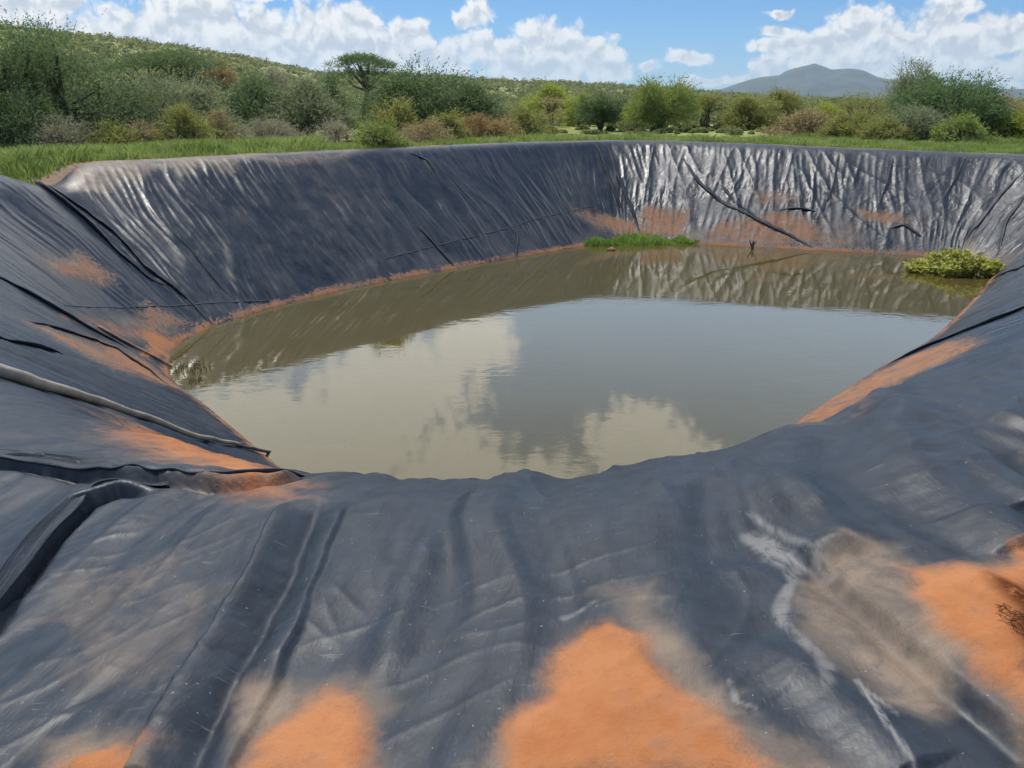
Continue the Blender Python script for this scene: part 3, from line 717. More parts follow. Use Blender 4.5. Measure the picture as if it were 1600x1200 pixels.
TREES = [
 # px, top, width, Y, palette, label, kwargs
 (70, 26, 350, 33, 'dark', 'largest dark green feathery acacia bush, at the left edge beyond the grass', dict(name='acacia_bush', dens=1.1, gap=.05, L=.22, lw=.048, stems=5, layered=.5)),
 (-60, 48, 260, 31, 'dark', 'dark green acacia bush cut by the left edge of the picture', dict(name='acacia_bush', gap=.04, L=.22, lw=.048)),
 (30, 140, 170, 30, 'dark', 'low dark green bush in front of the largest acacia bush at the far left', dict(name='acacia_bush', gap=.03, L=.20, lw=.045)),
 (215, 118, 200, 36, 'blue', 'grey green acacia bush sloping down right of the largest bush', dict(name='acacia_bush', gap=.04, L=.22, lw=.05)),
 (300, 140, 190, 38, 'blue', 'grey green rounded bush behind the yellowish shrubs at left', dict(gap=.04, L=.28)),
 (275, 88, 165, 60, 'dark', 'dark flat topped acacia rising behind the left grey green bushes', dict(name='acacia_tree', cat='tree', shape='umbrella', gap=.40, stems=2, L=.36)),
 (350, 97, 46, 110, 'rust', 'orange brown dry tree on the lower hillside at left', dict(name='dry_tree', cat='tree', shape='vase', gap=.2, stems=2, L=.5, lw=.12)),
 (437, 113, 44, 95, 'grey', 'small grey brown bare tree left of the umbrella acacia', dict(name='dry_tree', cat='tree', shape='vase', gap=.2, stems=2, L=.45, lw=.10)),
 (395, 130, 150, 47, 'dark', 'dark green bush with shaded middle, left of the umbrella acacia', dict(name='acacia_bush', gap=.06, L=.30)),
 (478, 138, 140, 46, 'blue', 'grey green bush right beneath the umbrella acacia', dict(name='acacia_bush', gap=.05, L=.30)),
 (524, 118, 52, 64, 'dark', 'narrow dark bush touching the left side of the umbrella acacia', dict(gap=.08, L=.34)),
 (570, 88, 112, 68, 'dark', 'tall umbrella acacia with a thin trunk and flat layered crown', dict(name='umbrella_acacia', cat='tree', shape='umbrella', gap=.26, stems=1, L=.28, dens=.62)),
 (660, 104, 190, 46, 'dark', 'broad dark green acacia bush standing right of the umbrella acacia', dict(name='acacia_bush', dens=1.1, gap=.08, L=.32)),
 (735, 138, 120, 45, 'dark', 'lower right arm of dark acacia bushes trailing towards the yellow thicket', dict(name='acacia_bush', gap=.06, L=.30)),
 (618, 162, 96, 37, 'olive', 'pale olive round shrub in front of the broad dark acacia bush', dict(gap=.03, L=.22)),
 (592, 194, 76, 31, 'mid', 'small dark green weed bush at the crest, right end of the lush grass', dict(gap=.0, L=.18, lw=.05, stems=7)),
 (90, 186, 120, 29.5, 'grey', 'grey brown dry brush left in the lush grass, below the largest bush', dict(name='dry_shrub', gap=.02, L=.18, lw=.04, bark=M_greybark, stems=8)),
 (180, 192, 90, 30, 'olive', 'low yellowish shrub between dry grey brush and round yellow bush', dict(gap=.02, L=.18, lw=.05)),
 (285, 176, 110, 32, 'olive', 'yellow flowered round bush just behind the lush grass', dict(gap=.02, L=.20, lw=.05)),
 (220, 190, 60, 31, 'brown', 'small brown dry bush left of the yellow flowered bush', dict(name='dry_shrub', gap=.02, L=.18, lw=.04, bark=M_greybark, stems=7)),
 (420, 186, 110, 36, 'grey', 'grey twiggy dry brush behind the middle of the lush grass', dict(name='dry_shrub', gap=.02, L=.18, lw=.035, bark=M_greybark, stems=9)),
 (520, 192, 100, 36, 'grey', 'grey twiggy dry brush at the right end of the lush grass', dict(name='dry_shrub', gap=.02, L=.18, lw=.035, bark=M_greybark, stems=9)),
 (660, 190, 110, 34, 'brown', 'straw brown dry shrub beyond the crest, left of the pink brown one', dict(name='dry_shrub', gap=.02, L=.18, lw=.04, bark=M_greybark, stems=8)),
 (755, 180, 120, 42, 'rust', 'pinkish brown dry shrub right below the dark acacia arm', dict(name='dry_shrub', gap=.02, L=.20, lw=.045, bark=M_greybark, stems=8)),
 (820, 172, 90, 50, 'olive', 'olive shrub between the pinkish dry shrub and the yellow green thicket', dict(gap=.03, L=.24)),
 (858, 139, 90, 78, 'lime', 'bright yellow green shrub in the middle of the plain', dict(gap=.05, L=.36, lw=.10)),
 (862, 155, 46, 66, 'brown', 'small brown thorn tree in front of the bright yellow green shrub', dict(name='dry_tree', cat='tree', shape='umbrella', gap=.5, stems=3, L=.26, dens=.6)),
 (905, 152, 60, 68, 'lime', 'yellow green shrub on the left of the small dark round tree', dict(gap=.05, L=.32, lw=.09)),
 (940, 150, 72, 58, 'dark', 'small dark round tree with several thin black stems showing', dict(name='thorn_tree', cat='tree', shape='vase', gap=.32, stems=5, L=.24, dens=1.1)),
 (1032, 133, 100, 56, 'mid', 'round green thorn tree with forked stem, right of the small dark one', dict(name='thorn_tree', cat='tree', shape='vase', gap=.25, stems=4, L=.28, dens=1.1)),
 (1100, 152, 66, 62, 'olive', 'flat crowned thorn tree with bare spreading stems in mid plain', dict(name='thorn_tree', cat='tree', shape='umbrella', gap=.34, stems=5, L=.24, dens=.9)),
 (1170, 152, 90, 60, 'olive', 'dull olive shrub right of the flat crowned thorn tree', dict(gap=.05, L=.28)),
 (1216, 146, 80, 64, 'olive', 'taller olive bush between dull olive shrub and bare limbed tree', dict(gap=.05, L=.30)),
 (1255, 172, 90, 46, 'brown', 'brownish mixed shrub near the crest below the olive bushes', dict(gap=.02, L=.22)),
 (1290, 165, 80, 58, 'lime', 'yellow green flat shrub left of the bare limbed tree', dict(gap=.06, L=.28)),
 (1345, 144, 80, 54, 'olive', 'thin olive tree with bare twisted limbs left of the right hand clump', dict(name='thorn_tree', cat='tree', shape='vase', gap=.28, stems=3, L=.24, dens=.6)),
 (1330, 178, 110, 43, 'olive', 'low olive scrub bush right in front of the bare limbed tree', dict(gap=.02, L=.22)),
 (1418, 108, 80, 56, 'blue', 'tall dark bluish tree top behind the right hand clump', dict(name='acacia_tree', cat='tree', shape='vase', gap=.1, stems=3, L=.30, dens=1.2)),
 (1475, 126, 150, 46, 'bright', 'fresh green acacia with ragged spreading top in the right hand clump', dict(name='acacia_tree', cat='tree', shape='vase', gap=.06, stems=4, L=.30, dens=1.2)),
 (1432, 166, 120, 41, 'blue', 'grey green bush low at the left foot of the right hand clump', dict(gap=.02, L=.24)),
 (1530, 150, 90, 47, 'bright', 'fresh green bush leaning right from the right hand clump', dict(gap=.06, L=.28)),
 (1500, 186, 110, 38, 'mid', 'low green bush hugging the crest below the right hand clump', dict(gap=.02, L=.20)),
 (1564, 152, 64, 60, 'brown', 'reddish brown dry tree near the right edge', dict(name='dry_tree', cat='tree', shape='vase', gap=.12, stems=3, L=.26)),
 (1595, 172, 90, 45, 'lime', 'yellow green bush cut by the right edge', dict(gap=.03, L=.24)),
 (1660, 160, 100, 44, 'mid', 'green bush just past the right edge of the picture', dict(gap=.03, L=.28)),
 (1385, 186, 80, 40, 'olive', 'small olive bush at the crest between two bigger bushes on the right', dict(gap=.02, L=.20)),
 (700, 172, 70, 40, 'olive', 'small olive bush under the broad dark acacia', dict(gap=.02, L=.22)),
 (985, 178, 60, 66, 'lime', 'low yellow green shrub between the two round thorn trees', dict(gap=.03, L=.28, lw=.08)),
 (340, 178, 60, 35, 'brown', 'little brown bush right of the yellow flowered bush', dict(gap=.02, L=.18, lw=.045)),
]
for i, (px, top, wpx, Yd, pal, lab, kw) in enumerate(TREES):
    plant(px, top, wpx, Yd, pal, lab, seed=i, group='bushes and trees beyond the pond', **kw)

# ---- scrub on the plain and hillside: one mass nobody could count
def scrub():
    rs = np.random.RandomState(5); groups = {}
    n = 12000
    az = rs.uniform(-.68, .68, n); d = 52 * np.exp(rs.rand(n) ** .85 * math.log(1050 / 52))
    x, y = np.sin(az) * d, np.cos(az) * d
    keep = noise(x / 22, y / 22, 61) > -.12 - .25 * rs.rand(n); x, y, d = x[keep], y[keep], d[keep]; n = len(x)
    z = ground_z(x, y)
    Hs = (1.0 + 1.9 * rs.rand(n) ** 1.6) * (1 + .25 * sst(200, 600, d)) * (.14 + .86 * sst(58, 130, d)); Ws = Hs * (.75 + .7 * rs.rand(n))
    per = np.where(d < 95, 260, np.where(d < 160, 120, np.where(d < 320, 56, 30)))
    ci = np.repeat(np.arange(n), per); m = len(ci)
    o_ = unit(rs.randn(m, 3)) * (rs.rand(m) ** .4)[:, None]; o_[:, 2] = np.abs(o_[:, 2])
    lump = 1 + .35 * noise(o_[:, 0] * 2 + ci * 3.1, o_[:, 1] * 2 + ci * 1.7, 62)
    c = np.stack([x, y, z], -1)[ci] + o_ * np.stack([Ws, Ws, Hs], -1)[ci] * lump[:, None]
    L = np.clip(d[ci] * .0030, .16, 1.5) * (.6 + .8 * rs.rand(m))
    dr = unit(rs.randn(m, 3) * [1, 1, .6]); nr = unit(rs.randn(m, 3) + [0, 0, .8])
    V, Qd = leaves_mesh(c, dr, nr, L, L * .5)
    tone = np.clip(.75 * rs.rand(n)[ci] + .25 * rs.rand(m), 0, 1)
    mt, nt, b = new_mat('hill_scrub'); k = NB(nt); t = k.attr('tone').outputs['Fac']
    rp = k.n('ShaderNodeValToRGB'); e = rp.color_ramp.elements
    e[0].position = 0; e[0].color = rgb(.11, .135, .06); e[1].position = 1; e[1].color = rgb(.33, .30, .16)
    q = e.new(.45); q.color = rgb(.18, .21, .085); q = e.new(.75); q.color = rgb(.27, .29, .11)
    k.set(rp.inputs[0], t); k.set(b.inputs['Base Color'], rp.outputs[0])
    tr = k.n('ShaderNodeBsdfTranslucent'); k.set(tr.inputs[0], rp.outputs[0]); mx = k.n('ShaderNodeMixShader'); mx.inputs[0].default_value = .5
    nt.links.new(b.outputs[0], mx.inputs[1]); nt.links.new(tr.outputs[0], mx.inputs[2]); nt.links.new(mx.outputs[0], nt.nodes['Material Output'].inputs[0])
    b.inputs['Roughness'].default_value = .8; b.inputs['Specular IOR Level'].default_value = .1
    o = mesh_np('scrub', V, Qd, mt, attrs={'tone': np.repeat(tone, 4)}, smooth=False)
    tag(o, 'yellow green bush scrub covering the far plain and hillside', kind='stuff')
scrub()

# ---- grass
def blades(name, xs, ys, zs, h, wd, mat, label, seed, bend=.35):
    rs = np.random.RandomState(seed); n = len(xs); a = rs.rand(n) * 6.283
    lean = np.stack([np.cos(a), np.sin(a)], -1) * (bend * h * rs.rand(n))[:, None]
    b = rs.rand(n) * 6.283; s = np.stack([np.cos(b), np.sin(b)], -1) * (wd * .5)[:, None]
    p = np.stack([xs, ys], -1)
    z0 = zs - .02
    V = np.stack([np.c_[p - s, z0], np.c_[p + s, z0], np.c_[p + lean * .35 + s * .7, zs + h * .6], np.c_[p + lean, zs + h], np.c_[p + lean * .35 - s * .7, zs + h * .6]], 1).reshape(-1, 3)
    Qd = np.arange(n * 5).reshape(-1, 5)
    tone = np.clip(.5 + .9 * noise(xs * .5, ys * .5, 63) + .5 * noise(xs * 1.7, ys * 1.7, 67) + .25 * rs.randn(n), 0, 1)
    o = mesh_np(name, V, Qd, mat, attrs={'tone': np.repeat(tone, 5)}, smooth=False)
    tag(o, label, kind='stuff'); return o
def grass():
    rs = np.random.RandomState(9)
    cols = np.arange(NC)[(tcol > 4.2) & (tcol < 19.5)]
    n = 300000
    ci = cols[rs.randint(0, len(cols), n)]
    lush = 1 - sst(10.3, 11.6, tcol[ci])
    dd = .45 + (rs.rand(n) ** 1.25) * (11 + 4 * lush)
    rdir = Cr[ci] - cen; rdir /= np.hypot(*rdir.T)[:, None]
    p = Cr[ci] + rdir * dd[:, None] + rs.randn(n, 2) * .05
    pn = noise(p[:, 0] * .45, p[:, 1] * .45, 64)
    drift = sst(-.25, .35, noise(p[:, 0] * .9, p[:, 1] * .9, 85))
    k = (dd > .7 + .9 * rs.rand(n) + .8 * noise(p[:, 0], p[:, 1], 65)) & (pn > -.22 - .4 * rs.rand(n) - .5 * lush)
    p, ci, dd, lush, pn, drift = p[k], ci[k], dd[k], lush[k], pn[k], drift[k]; n = len(p)
    cr_ = Zc[ci] - .01
    zs = cr_ + (ground_z(p[:, 0], p[:, 1]) - cr_) * sst(1.0, 6.5, dd)
    h = (.16 + .42 * lush * sst(.5, 2.5, dd) + .10 * rs.rand(n)) * (.45 + .85 * rs.rand(n)) * (1 + .9 * pn) * (.5 + .7 * drift)
    blades('grass', p[:, 0], p[:, 1], zs, np.clip(h, .05, .55), .018 + .016 * rs.rand(n), M_grass, 'bright green grass growing along the bank beyond the liner', 10, .9)
grass()
def shore_grass():
    rs = np.random.RandomState(12); n = 12000
    t = rs.rand(n); a, b = np.array([2.9, 29.95]), np.array([7.4, 30.45])
    mid_ = np.array([5.0, 31.0])
    p = ((1 - t) ** 2)[:, None] * a + (2 * t * (1 - t))[:, None] * mid_ + (t ** 2)[:, None] * b
    wv = .42 * np.sin(np.pi * np.clip(t, .02, .98)) ** .5
    p = p + np.stack([rs.randn(n) * .12, (rs.uniform(-1, .9, n) + .25 * rs.randn(n)) * wv], -1)
    h = (.05 + .22 * rs.rand(n) ** 1.5) * (.5 + .6 * np.sin(np.pi * t) ** .5) * np.clip(1 + 1.4 * noise(p[:, 0] * 1.6, p[:, 1] * 2, 66), .25, 2)
    o = blades('waterside_grass', p[:, 0], p[:, 1], np.zeros(n), h, .035 + 0 * h, M_grass2, 'strip of bright short grass at the far corner of the water', 13)
shore_grass()

# ---- leafy plant standing in the water at the right
def water_plant():
    rs = np.random.RandomState(21)
    c = np.array([14.45, 25.0, 0.0]); root = empty('water_plant', tuple(c), 'spreading yellow green leafy plant standing in the water at the right shore', 'water plant')
    ns = 190; A = Acc(); cs = []; ds = []
    th = rs.rand(ns) * 6.283; r = np.sqrt(rs.rand(ns))
    bx = r * np.cos(th) * 1.6; by = r * np.sin(th) * .95
    hh = (.24 + .40 * np.exp(-((bx - .2) / .9) ** 2)) * (1 - .45 * r ** 2) * (.75 + .5 * rs.rand(ns))
    for i in range(ns):
        b0 = np.array([bx[i] * .8, by[i] * .8, -.1]); t0 = np.array([bx[i] * 1.05, by[i] * 1.05, hh[i]]) + rs.randn(3) * .04
        m0 = (b0 + t0) / 2 + rs.randn(3) * .03
        A.add(*tube([b0, m0, t0], [.012, .010, .006], 4))
        for k in range(13):
            f = .35 + .7 * rs.rand(); p = b0 + (t0 - b0) * f if f < 1 else t0 + rs.randn(3) * .03
            a = rs.rand() * 6.283; d_ = np.array([math.cos(a), math.sin(a), .45 + .3 * rs.randn()]); d_ /= np.linalg.norm(d_)
            cs.append(p + d_ * .07); ds.append(d_)
    cs, ds = np.array(cs), np.array(ds); n = len(cs)
    k_ = cs[:, 2] > .01; cs, ds = cs[k_], ds[k_]; n = len(cs)
    V, Qd = leaves_mesh(cs, ds, unit(rs.randn(n, 3) * .5 + [0, 0, 1]), .15 + .06 * rs.rand(n), .075 + .03 * rs.rand(n))
    mesh_np('foliage', V, Qd, PAL['wleaf'], root, attrs={'tone': np.repeat(rs.rand(n), 4)}, smooth=False)
    V, Qd = A.get(); mesh_np('stems', V, Qd, plain('green_stem', (.09, .11, .03), (.16, .15, .05), 20), root)
water_plant()
def sprigs(loc, n, hmax, spread, label, seed):
    rs = np.random.RandomState(seed); root = empty('water_weed', loc, label, 'water weed')
    A = Acc()
    for i in range(n):
        a = rs.rand() * 6.283; r = spread * math.sqrt(rs.rand()); b0 = np.array([r * math.cos(a), r * math.sin(a), -.05])
        l = hmax * (.4 + .6 * rs.rand()); e = b0 + np.array([rs.randn() * .3 * l, rs.randn() * .3 * l, l])
        A.add(*tube([b0, (b0 + e) / 2 + [0, 0, l * .1], e], [.007, .006, .002], 4))
    V, Qd = A.get(); mesh_np('blades', V, Qd, M_weed, root)
M_weed = plain('weed_stalk', (.15, .16, .06), (.24, .22, .10), 20)
def on_water(px, py):
    d = ray(px, py); t = -EYE / d[2]; return tuple(d[i] * t for i in range(2)) + (0.0,)
sprigs(on_water(300, 578), 70, .22, .40, 'sparse pale weed stalks poking from the water near the left corner', 31)
sprigs(on_water(308, 596), 46, .16, .14, 'small dense tuft of weed in the water at the left shore', 32)

# ---- hose, stick, stub, clod, dry stalks
def hose():
    pts, nor = lie([(-70, 575), (0, 596), (100, 622), (200, 652), (300, 686), (370, 703)], .08, .048, 8)
    n = len(pts); s = np.linspace(0, 1, n)
    V, Qd = tube(pts, .056 - .032 * s ** 1.5 + .004 * noise(s * 14, s * 0, 95), 12)
    o = mesh_np('hose', V, Qd, M_hose); tag(o, 'long pale dusty hose lying down the left liner slope to the water', 'hose')
    e, ne = lie([(366, 702), (395, 707), (424, 714)], .05, .035, 2); k = len(e); s = np.linspace(0, 1, k)
    e = e + np.array([0, 0, 1])[None] * (.05 * s ** 2)[:, None]
    V, Qd = tube(e, .0245 + .001 * s, 10); V = np.concatenate([V, e[-1:]]); b = (k - 1) * 10
    caps = np.array([[b + j, b + (j + 1) % 10, len(V) - 1, len(V) - 1] for j in range(10)])
    t = mesh_np('hose_end', V[:-1], Qd, M_hosetip, o); t['label'] = 'black open hose end'
    sd = t.modifiers.new('wall', 'SOLIDIFY'); sd.thickness = .008; sd.offset = -1
hose()
def stick(pix, r, name, label, cat, mat):
    pts, nor = lie(pix, .1, r * .9, 6); n = len(pts); s = np.linspace(0, 1, n)
    pts = pts + .02 * noise(s * 4, s * 0, 97)[:, None] * np.array([1, 0, 0])
    V, Qd = tube(pts, r * (1.1 - .4 * s) * (1 + .15 * noise(s * 12, s * 0, 98)), 7)
    k = len(V); V = np.concatenate([V, pts[:1], pts[-1:]])
    m = bpy.data.meshes.new(name)
    fc = [tuple(q) for q in Qd] + [(k, (j + 1) % 7, j) for j in range(7)] + [(k + 1, k - 7 + j, k - 7 + (j + 1) % 7) for j in range(7)]
    m.from_pydata([tuple(a) for a in V], [], fc); m.materials.append(mat)
    for p in m.polygons: p.use_smooth = True
    o = bpy.data.objects.new(name, m); C.objects.link(o); return tag(o, label, cat)
stick([(152, 512), (200, 540), (240, 560), (268, 575)], .028, 'stick', 'thin brown stick lying on the left slope, its tip over the mud', 'stick', M_stick)
def lump(name, loc, size, mat, label, cat, seed):
    bm = bmesh.new(); bmesh.ops.create_icosphere(bm, subdivisions=3, radius=1)
    for v_ in bm.verts:
        c = v_.co; k = 1 + .35 * float(noise(c.x * 1.5 + seed, c.y * 1.5 + c.z, 99)) + .15 * float(noise(c.x * 4, c.y * 4 + c.z * 3, 98))
        v_.co = Vector((c.x * size[0] * k, c.y * size[1] * k, c.z * size[2] * k))
    m = bpy.data.meshes.new(name); bm.to_mesh(m); bm.free(); m.materials.append(mat)
    for p in m.polygons: p.use_smooth = True
    o = bpy.data.objects.new(name, m); o.location = loc; C.objects.link(o); return tag(o, label, cat)
lump('mud_clod', on_water(955, 391), (.16, .12, .10), M_clod, 'small brown clod in the water below the strip of grass', 'clod', 3)
def stub():
    loc = on_water(1175, 389)
    root = empty('broken_stump', loc, 'short dark forked stump standing at the far waterline', 'stump')
    A = Acc(); A.add(*tube([(0, 0, -.2), (.01, 0, .12), (.03, .01, .30)], [.07, .055, .03])); A.add(*tube([(.0, 0, .05), (-.07, .02, .20), (-.12, .02, .34)], [.035, .03, .012])); A.add(*tube([(.01, 0, .1), (.10, .02, .22), (.16, .0, .30)], [.03, .02, .01]))
    V, Qd = A.get(); mesh_np('wood', V, Qd, M_bark, root)
stub()
def stalks():
    h_, n_ = hit2(1592, 968); rs = np.random.RandomState(41)
    root = empty('dry_stalk_clump', tuple(h_), 'matted clump of dark reddish brown dry stalks on the orange soil at the right edge', 'dry stalks')
    A = Acc()
    for i in range(150):
        a = rs.uniform(-.9, .9) - .9; c = np.array([rs.randn() * .024 + .02, rs.randn() * .042, .003 + .008 * rs.rand()]); l = .008 + .012 * rs.rand()
        d_ = np.array([math.cos(a), math.sin(a), rs.randn() * .10]) * l
        A.add(*tube([c - d_, c + rs.randn(3) * .006, c + d_], [.0010, .0013, .0006], 4))
    V, Qd = A.get(); mesh_np('stalks', V, Qd, M_straw, root)
stalks()

# ---------------------------------------------------------------- haze
me = bpy.data.meshes.new('haze'); x0, x1, y0, y1, z0, z1 = -9800, 9800, -9400, 9800, -60, 310
me.from_pydata([(x0, y0, z0), (x1, y0, z0), (x1, y1, z0), (x0, y1, z0), (x0, y0, z1), (x1, y0, z1), (x1, y1, z1), (x0, y1, z1)], [],
               [(3, 2, 1, 0), (4, 5, 6, 7), (0, 1, 5, 4), (1, 2, 6, 5), (2, 3, 7, 6), (3, 0, 4, 7)])
hm = bpy.data.materials.new('haze_air'); hm.use_nodes = True; nt = hm.node_tree; nt.nodes.remove(nt.nodes['Principled BSDF'])
pv = nt.nodes.new('ShaderNodeVolumePrincipled'); pv.inputs['Color'].default_value = (.70, .86, 1.0, 1); pv.inputs['Density'].default_value = 1.0e-4; pv.inputs['Anisotropy'].default_value = .25
nt.links.new(pv.outputs[0], nt.nodes['Material Output'].inputs['Volume']); me.materials.append(hm)
haze = bpy.data.objects.new('haze', me); C.objects.link(haze); tag(haze, None, kind='stuff')

# ---------------------------------------------------------------- sun and sky
SUN_EL, SUN_AZ = R(66), R(-30)     # azimuth from +Y towards +X
sd_ = Vector((math.sin(SUN_AZ) * math.cos(SUN_EL), math.cos(SUN_AZ) * math.cos(SUN_EL), math.sin(SUN_EL)))
sl = bpy.data.lights.new('sun', 'SUN'); sl.energy = 3.8; sl.angle = R(.5); sl.color = (1, .955, .88)
so = bpy.data.objects.new('sun', sl); so.rotation_euler = (-sd_).to_track_quat('-Z', 'Y').to_euler(); so.location = (-20, 0, 40); C.objects.link(so)

world = bpy.data.worlds.new('World'); bpy.context.scene.world = world; world.use_nodes = True
nt = world.node_tree; k = NB(nt); bg = nt.nodes['Background']
sky = k.n('ShaderNodeTexSky', sky_type='NISHITA'); sky.sun_disc = False; sky.sun_elevation = SUN_EL; sky.sun_rotation = SUN_AZ
sky.altitude = 1200; sky.air_density = 1.0; sky.dust_density = .25; sky.ozone_density = 2.0
dv = k.n('ShaderNodeTexCoord').outputs['Generated']
sep = k.n('ShaderNodeSeparateXYZ'); k.set(sep.inputs[0], dv)
az = k.math('ARCTAN2', sep.outputs[0], sep.outputs[1]); el = k.math('ARCSINE', sep.outputs[2])
def comb(a, b): o = k.n('ShaderNodeCombineXYZ'); k.set(o.inputs[0], a); k.set(o.inputs[1], b); return o.outputs[0]
def ae(px, py):
    d = ray(px, py); return math.atan2(d[0], d[1]), math.atan2(d[2], math.hypot(d[0], d[1]))
BL = [ # picture px, py, rx, ry (cloud bank near the horizon)
 (150, 60, 75, 40), (215, 55, 70, 48), (290, 55, 80, 62), (330, 25, 60, 40), (400, 60, 80, 50), (450, 75, 90, 45), (505, 45, 55, 48), (560, 75, 80, 55), (560, 35, 40, 30), (640, 85, 70, 42), (640, 55, 40, 26), (690, 95, 60, 34), (742, 22, 30, 20), (720, 30, 20, 14),
 (748, 70, 40, 30), (800, 95, 70, 34), (845, 65, 50, 34), (880, 70, 55, 32), (925, 90, 55, 38), (955, 108, 36, 22), (850, 110, 100, 26), (60, 40, 60, 22), (20, 12, 80, 20), (90, 8, 60, 18), (430, -8, 60, 10),
 (1075, 90, 42, 12), (1015, 102, 20, 10), (1100, 127, 50, 8), (1170, 128, 40, 6), (1216, 20, 24, 7), (1213, 44, 30, 10), (1200, 70, 30, 14), (1205, 105, 34, 20), (1240, 70, 40, 26),
 (1290, 70, 60, 26), (1340, 48, 46, 38), (1345, 25, 24, 16), (1380, 70, 50, 32), (1300, 98, 90, 22), (1475, 30, 46, 30), (1490, 8, 26, 18), (1440, 70, 60, 24), (1500, 70, 80, 32), (1570, 50, 70, 30), (1600, 42, 60, 26), (1400, 105, 110, 26), (1520, 115, 130, 26), (1640, 90, 60, 50)]
RAD = [ # azimuth, elevation, half sizes in degrees (clouds higher up, seen mirrored in the water)
 (-14, 24, 9, 6), (-9, 20, 8, 4.5), (-5, 27, 7, 5), (-3, 17, 4, 3), (-20, 22, 7, 4), (-14, 31, 12, 5), (10, 24, 5, 3.6), (14, 25.5, 4, 3), (2, 28, 6, 3.5), (13, 30, 8, 3), (-34, 30, 12, 8), (40, 32, 16, 8), (-85, 30, 24, 10), (100, 28, 28, 10)]
blobs = []
for px, py, rx, ry in BL:
    a, e = ae(px, py); blobs.append((a, e, rx / F * .98, ry / F * .95))
for a, e, ra, re in RAD: blobs.append((R(a), R(e), R(ra), R(re)))
def cloud_density(azs, els, blobs):
    v2 = comb(azs, els)
    # billowing edges: warp the coordinates, then take the nearest puff
    wn = k.n('ShaderNodeTexNoise', noise_dimensions='2D'); wn.inputs['Scale'].default_value = 26; wn.inputs['Detail'].default_value = 4; wn.inputs['Roughness'].default_value = .55; k.set(wn.inputs['Vector'], v2)
    p = k.n('ShaderNodeVectorMath', operation='MULTIPLY_ADD'); k.set(p.inputs[0], wn.outputs['Color']); p.inputs[1].default_value = (.024, .022, 0)
    k.set(p.inputs[2], k.vmath('SUBTRACT', v2, (.012, .011, 0))); p = p.outputs[0]; best = None
    for a, e, ra, re in blobs:
        q = k.n('ShaderNodeVectorMath', operation='MULTIPLY_ADD'); k.set(q.inputs[0], p); q.inputs[1].default_value = (1 / ra, 1 / re, 0); q.inputs[2].default_value = (-a / ra, -e / re, 0)
        l = k.vmath('LENGTH', q.outputs[0])
        if best is None: best = l
        else:
            o = k.n('ShaderNodeMath', operation='SMOOTH_MIN'); k.set(o.inputs[0], best); k.set(o.inputs[1], l); o.inputs[2].default_value = .22; best = o.outputs[0]
    def detail(pp, vv):
        vo = k.n('ShaderNodeTexVoronoi', feature='F1', voronoi_dimensions='2D'); vo.inputs['Scale'].default_value = 48; vo.inputs['Detail'].default_value = 2; vo.inputs['Roughness'].default_value = .55
        k.set(vo.inputs['Vector'], pp)
        fine = k.n('ShaderNodeTexNoise', noise_dimensions='2D'); fine.inputs['Scale'].default_value = 60; fine.inputs['Detail'].default_value = 3; fine.inputs['Roughness'].default_value = .5; k.set(fine.inputs['Vector'], vv)
        return k.math('ADD', k.math('MULTIPLY', k.math('SUBTRACT', .40, vo.outputs['Distance']), .42), k.math('MULTIPLY', k.math('SUBTRACT', fine.outputs[0], .5), .34))
    de = detail(p, v2); de1 = detail(k.vmath('ADD', p, (-.006, .012, 0)), k.vmath('ADD', v2, (-.006, .012, 0)))   # a step towards the sun
    return k.math('ADD', k.math('SUBTRACT', 1.0, best), de), k.math('SUBTRACT', de, de1), best
SKY_K = .13
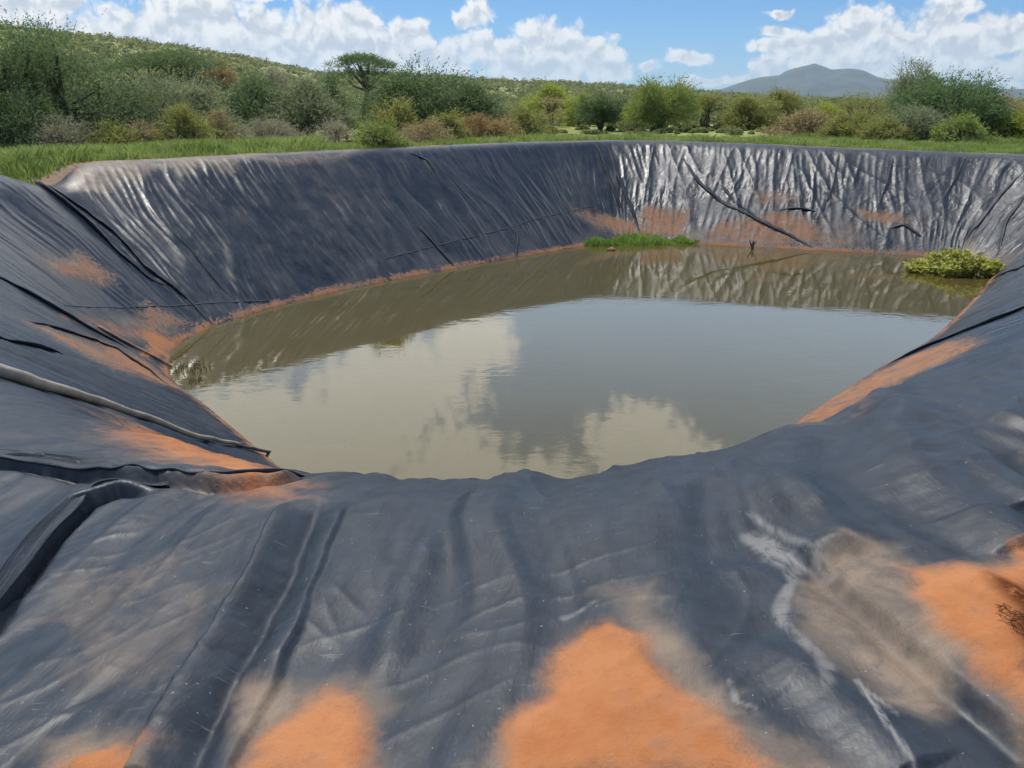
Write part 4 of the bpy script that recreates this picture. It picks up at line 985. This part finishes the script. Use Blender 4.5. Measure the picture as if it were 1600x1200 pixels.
def sky_branch(bl, high):
    d0, rel, best = cloud_density(az, el, bl)
    alpha = k.rng(d0, -.20, .22)
    # thick hearts of the cloud let less light through, puffs turned to the sun are bright
    lit = k.rng(k.math('SUBTRACT', k.math('MULTIPLY', rel, 1.0), k.math('MULTIPLY', k.rng(best, .75, .15), .22)), -.42, .12)
    ccol = k.mix(lit, rgb(.42, .455, .50), rgb(.72, .71, .69))
    if high: ccol = k.mix(.8, ccol, rgb(1.6, 1.55, 1.46))
    skyc = k.vmath('MULTIPLY', sky.outputs[0], (SKY_K * .24, SKY_K * .42, SKY_K * .61))
    if high: skyc = k.mix(k.rng(el, R(34), R(14), 0.0, .75), skyc, rgb(.68, .90, 1.18))     # thin high veil
    hz = k.rng(el, R(-1), R(6), .30, 0.0)
    fin = k.mix(k.math('MULTIPLY', alpha, .96), skyc, k.mix(hz, ccol, skyc))
    b = k.n('ShaderNodeBackground'); k.set(b.inputs[0], k.vmath('SCALE', fin, scale=1 / SKY_K)); b.inputs[1].default_value = SKY_K
    return b.outputs[0]
def pick(f, a, b):
    m = k.n('ShaderNodeMixShader'); k.set(m.inputs[0], f); nt.links.new(a, m.inputs[1]); nt.links.new(b, m.inputs[2]); return m.outputs[0]
AZS = ae(992, 100)[0]
lo_l = [b for b in blobs[:len(BL)] if b[0] < AZS]; lo_r = [b for b in blobs[:len(BL)] if b[0] >= AZS]
low = pick(k.math('GREATER_THAN', az, AZS), sky_branch(lo_l, False), sky_branch(lo_r, False))
nt.links.new(pick(k.math('GREATER_THAN', el, R(12.5)), low, sky_branch(blobs[len(BL):], True)), nt.nodes['World Output'].inputs[0])
nt.nodes.remove(bg)
try: world.cycles.sampling_method = 'MANUAL'; world.cycles.sample_map_resolution = 1024
except Exception: pass

# ---------------------------------------------------------------- camera and render settings
cam = bpy.data.cameras.new('camera'); cam.sensor_width = 36; cam.lens = 36 * F / 1600; cam.clip_start = .05; cam.clip_end = 40000
co = bpy.data.objects.new('camera', cam); co.location = (0, 0, EYE); co.rotation_euler = (R(90) - PITCH, 0, 0); C.objects.link(co)
sc = bpy.context.scene; sc.camera = co
sc.render.engine = 'CYCLES'; sc.cycles.use_denoising = True
sc.cycles.use_adaptive_sampling = True; sc.cycles.adaptive_threshold = .03
sc.cycles.max_bounces = 5; sc.cycles.volume_bounces = 0; sc.cycles.diffuse_bounces = 2; sc.cycles.glossy_bounces = 3; sc.cycles.transmission_bounces = 3
vs = sc.view_settings; vs.view_transform = 'Standard'; vs.look = 'None'; vs.exposure = .50; vs.gamma = 1
